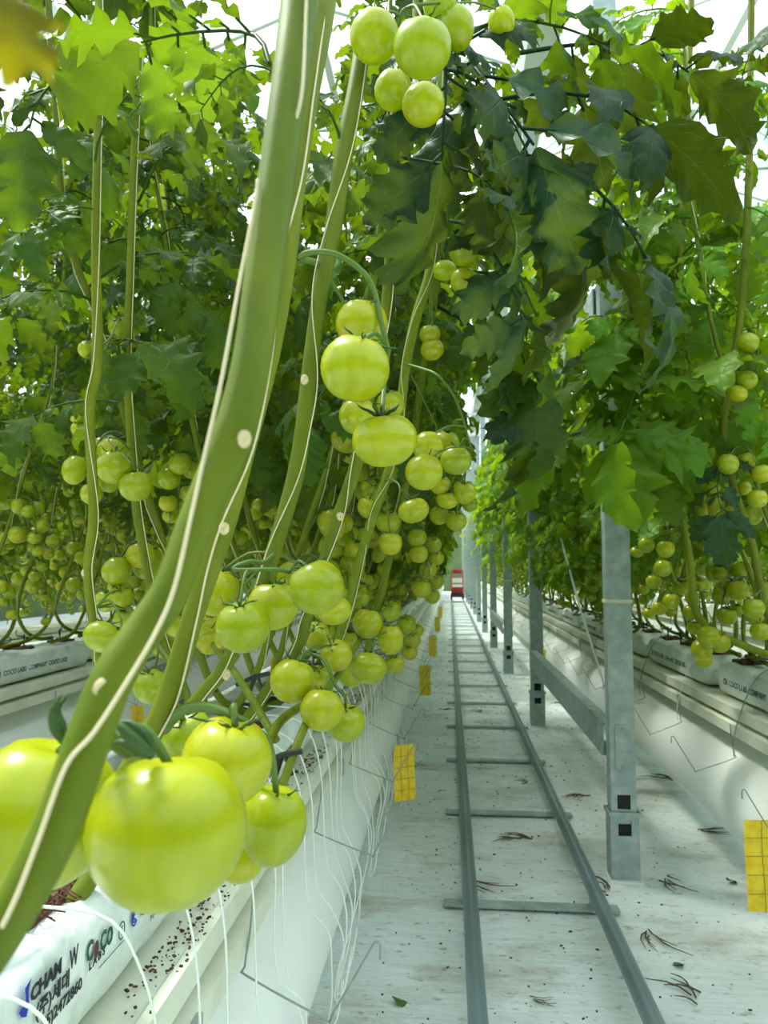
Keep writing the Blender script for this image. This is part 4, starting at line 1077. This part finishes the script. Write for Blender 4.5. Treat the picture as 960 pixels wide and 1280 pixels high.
p9, b9 = hero_plant('tomato plant whose bright leaves hang in front of the nearest post', [pix(1.12, 2.62, .742), pix(1.07, 2.46, .80), (880, 780, 2.35), (862, 700, 2.35), (850, 600, 2.35), (848, 480, 2.35), (850, 350, 2.35), (856, 200, 2.4), (862, 60, 2.4), (866, -60, 2.4)], [5, 5, 5, 5, 4.5, 4.5, 4.5, 4, 4, 3.5])
p10, b10 = hero_plant('stem at the right edge with four small tomatoes hanging high and a cluster below', [pix(1.12, 2.32, .742), pix(1.04, 2.18, .80), (965, 780, 2.1), (940, 680, 2.1), (915, 600, 2.1), (905, 520, 2.1), (925, 400, 2.1), (935, 250, 2.1), (938, 100, 2.15), (940, -60, 2.15)], [5, 5, 5, 5, 5, 4.5, 4.5, 4.5, 4, 4])
hero_truss(p10, b10, [(922, 415, 2.1), (945, 410, 2.05), (948, 430, 2.0), (945, 480, 2.0)], [(935, 429, 13, 2.0, 1), (932, 452, 12, 2.05, 0), (934, 475, 12, 2.0, 3), (922, 492, 12, 2.0, 2)], thick=.0022)
hero_truss(p10, b10, [(905, 570, 2.1), (915, 560, 2.05), (935, 560, 2.0), (945, 580, 2.0)], [(910, 580, 13, 2.0, 1), (932, 577, 12, 2.05, 0), (952, 592, 12, 2.0, 3), (891, 609, 9, 2.1, 2), (930, 610, 9, 2.1), (947, 623, 12, 2.0, 0)], thick=.0022)
hero_truss(p10, b10, [(955, 740, 2.1), (950, 738, 2.05), (945, 745, 2.0)], [(942, 760, 13, 2.0, 1), (950, 789, 12, 2.05, 0)], thick=.0022)
hero_truss(p9, b9, [(875, 760, 2.35), (885, 765, 2.3), (890, 780, 2.25)], [(886, 796, 14, 2.2, 1), (877, 812, 13, 2.25, 0), (900, 804, 12, 2.3, 3), (880, 826, 10, 2.3, 2), (874, 730, 10, 2.4), (865, 747, 9, 2.4), (864, 765, 10, 2.4), (869, 785, 10, 2.4)], thick=.0022)
hero_truss(p9, b9, [(858, 660, 2.35), (840, 650, 2.3), (825, 655, 2.25)], [(832, 686, 11, 2.3, 1), (829, 710, 11, 2.35, 0), (808, 681, 10, 2.5), (796, 690, 8, 2.6), (817, 727, 9, 2.5), (811, 766, 8, 2.6), (824, 760, 9, 2.5), (839, 751, 10, 2.4), (839, 575, 10, 2.5)], thick=.0022)
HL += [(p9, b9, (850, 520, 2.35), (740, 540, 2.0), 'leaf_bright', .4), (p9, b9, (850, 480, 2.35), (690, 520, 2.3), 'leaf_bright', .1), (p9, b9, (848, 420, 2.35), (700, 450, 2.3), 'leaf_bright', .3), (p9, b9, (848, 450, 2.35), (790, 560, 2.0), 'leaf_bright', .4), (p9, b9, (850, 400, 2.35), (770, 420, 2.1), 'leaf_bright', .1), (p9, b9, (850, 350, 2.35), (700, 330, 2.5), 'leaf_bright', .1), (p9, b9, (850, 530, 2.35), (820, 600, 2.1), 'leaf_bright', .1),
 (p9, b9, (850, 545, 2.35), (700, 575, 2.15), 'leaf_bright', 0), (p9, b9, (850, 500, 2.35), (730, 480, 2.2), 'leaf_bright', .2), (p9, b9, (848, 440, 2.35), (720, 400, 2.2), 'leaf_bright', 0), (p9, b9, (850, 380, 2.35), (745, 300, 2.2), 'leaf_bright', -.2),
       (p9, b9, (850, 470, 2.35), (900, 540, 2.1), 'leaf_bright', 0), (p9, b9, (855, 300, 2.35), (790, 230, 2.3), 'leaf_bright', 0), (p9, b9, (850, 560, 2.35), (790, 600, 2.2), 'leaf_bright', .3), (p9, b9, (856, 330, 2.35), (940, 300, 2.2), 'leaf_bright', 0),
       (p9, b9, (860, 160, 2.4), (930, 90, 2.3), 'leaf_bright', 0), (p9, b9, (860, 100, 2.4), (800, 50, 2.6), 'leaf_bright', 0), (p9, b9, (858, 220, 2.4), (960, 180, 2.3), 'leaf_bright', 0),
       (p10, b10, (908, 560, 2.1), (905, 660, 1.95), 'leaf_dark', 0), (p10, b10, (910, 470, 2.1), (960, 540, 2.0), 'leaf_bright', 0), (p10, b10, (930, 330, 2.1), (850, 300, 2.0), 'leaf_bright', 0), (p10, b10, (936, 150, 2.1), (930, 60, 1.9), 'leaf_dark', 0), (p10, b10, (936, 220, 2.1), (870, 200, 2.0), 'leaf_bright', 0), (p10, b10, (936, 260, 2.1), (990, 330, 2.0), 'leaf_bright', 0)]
for pl, b, a, c, kd, rl in HL: hero_leaf(pl, b, a, c, kd, rl)

# ------------------------------------------------------------------ the rest of the rows
NPL = 0
y = 1.55; k = 0
while y < 12:
    side = 1 if k % 2 else -1
    near = y < 6.0
    plant(XL+.03*side, y, side, 'tomato plant in the crowded row left of the aisle' if near else 'far tomato plant in the row left of the aisle', 'tomato plants of the row left of the aisle' if near else 'far plants left of the aisle',
          y < 5.5, near, 'leaf', z0=.50 if side > 0 and y > 2.5 else .70, nleaf=24, lsc=.80, tall=False, trusses=3 if side > 0 else 2, tz=(.02, .62))
    y += .135 if near else .17; k += 1
y = 2.25; k = 0
while y < 14:
    side = -1 if k % 2 else 1
    near = y < 6.5
    plant(XR+.03*side-(.15 if side < 0 and y > 3.6 else 0), y, side, 'tomato plant in the bright row right of the aisle' if near else 'far tomato plant in the row right of the aisle', 'tomato plants of the row right of the aisle' if near else 'far plants right of the aisle',
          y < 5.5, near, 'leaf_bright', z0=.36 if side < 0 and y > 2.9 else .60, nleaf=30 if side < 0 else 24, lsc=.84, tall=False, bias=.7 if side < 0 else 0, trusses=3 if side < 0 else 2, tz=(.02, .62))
    y += .15 if near else .18; k += 1
y = 2.6; k = 0
while y < 12:
    side = 1 if k % 2 else -1
    near = y < 6.5
    plant(XL2+.03*side, y, side, 'tomato plant in the second row to the left' if near else 'far tomato plant in the second row to the left', 'tomato plants of the second row to the left' if near else 'far plants of the second row to the left',
          y < 5, near, 'leaf', z0=.72, nleaf=30, lsc=.78, trusses=3, tz=(.0, .62))
    y += .16 if near else .2; k += 1
# rest of the rows, past the limit of plants that can be picked apart
def far_row(x, y0, y1, step, kind, label, src=LO, n=18, z0=.66, tall=True):
    parts = []; st = MB(); V = []; F = []
    r_ = random.Random(int(x*37)); k = 0; y = y0
    while y < y1:
        side = 1 if k % 2 else -1; si = r_.randrange(NT)+(0 if tall else NT); Mx = Matrix.Translation((x, y, .745)) @ Matrix.Rotation(0 if side > 0 else math.pi, 4, 'Z')
        parts.append(xform(crown_part(k*3+7, z0, 2.8 if tall else 2.1, n, src, .9, si), Mx))
        P = STEMP[si]; st.tube([Mx @ Vector(p) for p in P[1::2]], .006, 4, cap=False)
        for q in range(2):
            ti = r_.randrange(8); z = r_.uniform(.12, .72); M2 = Mx @ Matrix.Translation(stem_at(si, z)) @ Matrix.Rotation(r_.uniform(-1.2, 1.2), 4, 'Z')
            v0, f0 = CLUST[ti]; n0 = len(V); V += [tuple(M2 @ Vector(v)) for v in v0]; F += [tuple(a+n0 for a in f) for f in f0]
        y += step; k += 1
    o = link('tomato_plants', None); tag(o, label, 'plants', None)
    tag(link('foliage', np_mesh('foliage', join_np(parts), M_[kind]), o), kind='stuff')
    tag(st.build('stems', M_['stem'], o, True), kind='stuff')
    tag(link('tomatoes', mesh_from('tomatoes', V, F, M_['tomato']), o), kind='stuff'); o['kind'] = 'stuff'
    return o
far_row(XL, 12, 33, .3, 'leaf', 'farthest stretch of tomato plants in the row left of the aisle', n=16, tall=False, z0=.4)
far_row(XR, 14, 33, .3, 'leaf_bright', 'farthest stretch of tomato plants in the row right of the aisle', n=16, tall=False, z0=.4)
far_row(XL2, 12, 30, .35, 'leaf', 'farthest stretch of tomato plants in the second row to the left', n=14)
far_row(XL3, 3.0, 22, .22, 'leaf', 'third row of tomato plants to the left', n=24, z0=.35)
far_row(-5.0, 4, 24, .32, 'leaf', 'fourth row of tomato plants to the left', n=24, z0=.15)
far_row(-6.6, 6, 24, .4, 'leaf', 'fifth row of tomato plants to the left', n=26, z0=.0)
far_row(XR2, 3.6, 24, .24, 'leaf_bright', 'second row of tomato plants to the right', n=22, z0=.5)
far_row(4.3, 6, 26, .35, 'leaf', 'third row of tomato plants to the right', n=22, z0=.2)
far_row(6.0, 8, 26, .4, 'leaf', 'fourth row of tomato plants to the right', n=22, z0=.1)
for x, nm in ((XL-.1, 'the left row'), (XR+.1, 'the right row'), (XL2, 'the second left row'), (XR2, 'the second right row')):
    far_row(x, -5, -.9 if x != XL2 else .5, .4, 'leaf', f'plants of {nm} behind the camera', n=16, z0=.5)
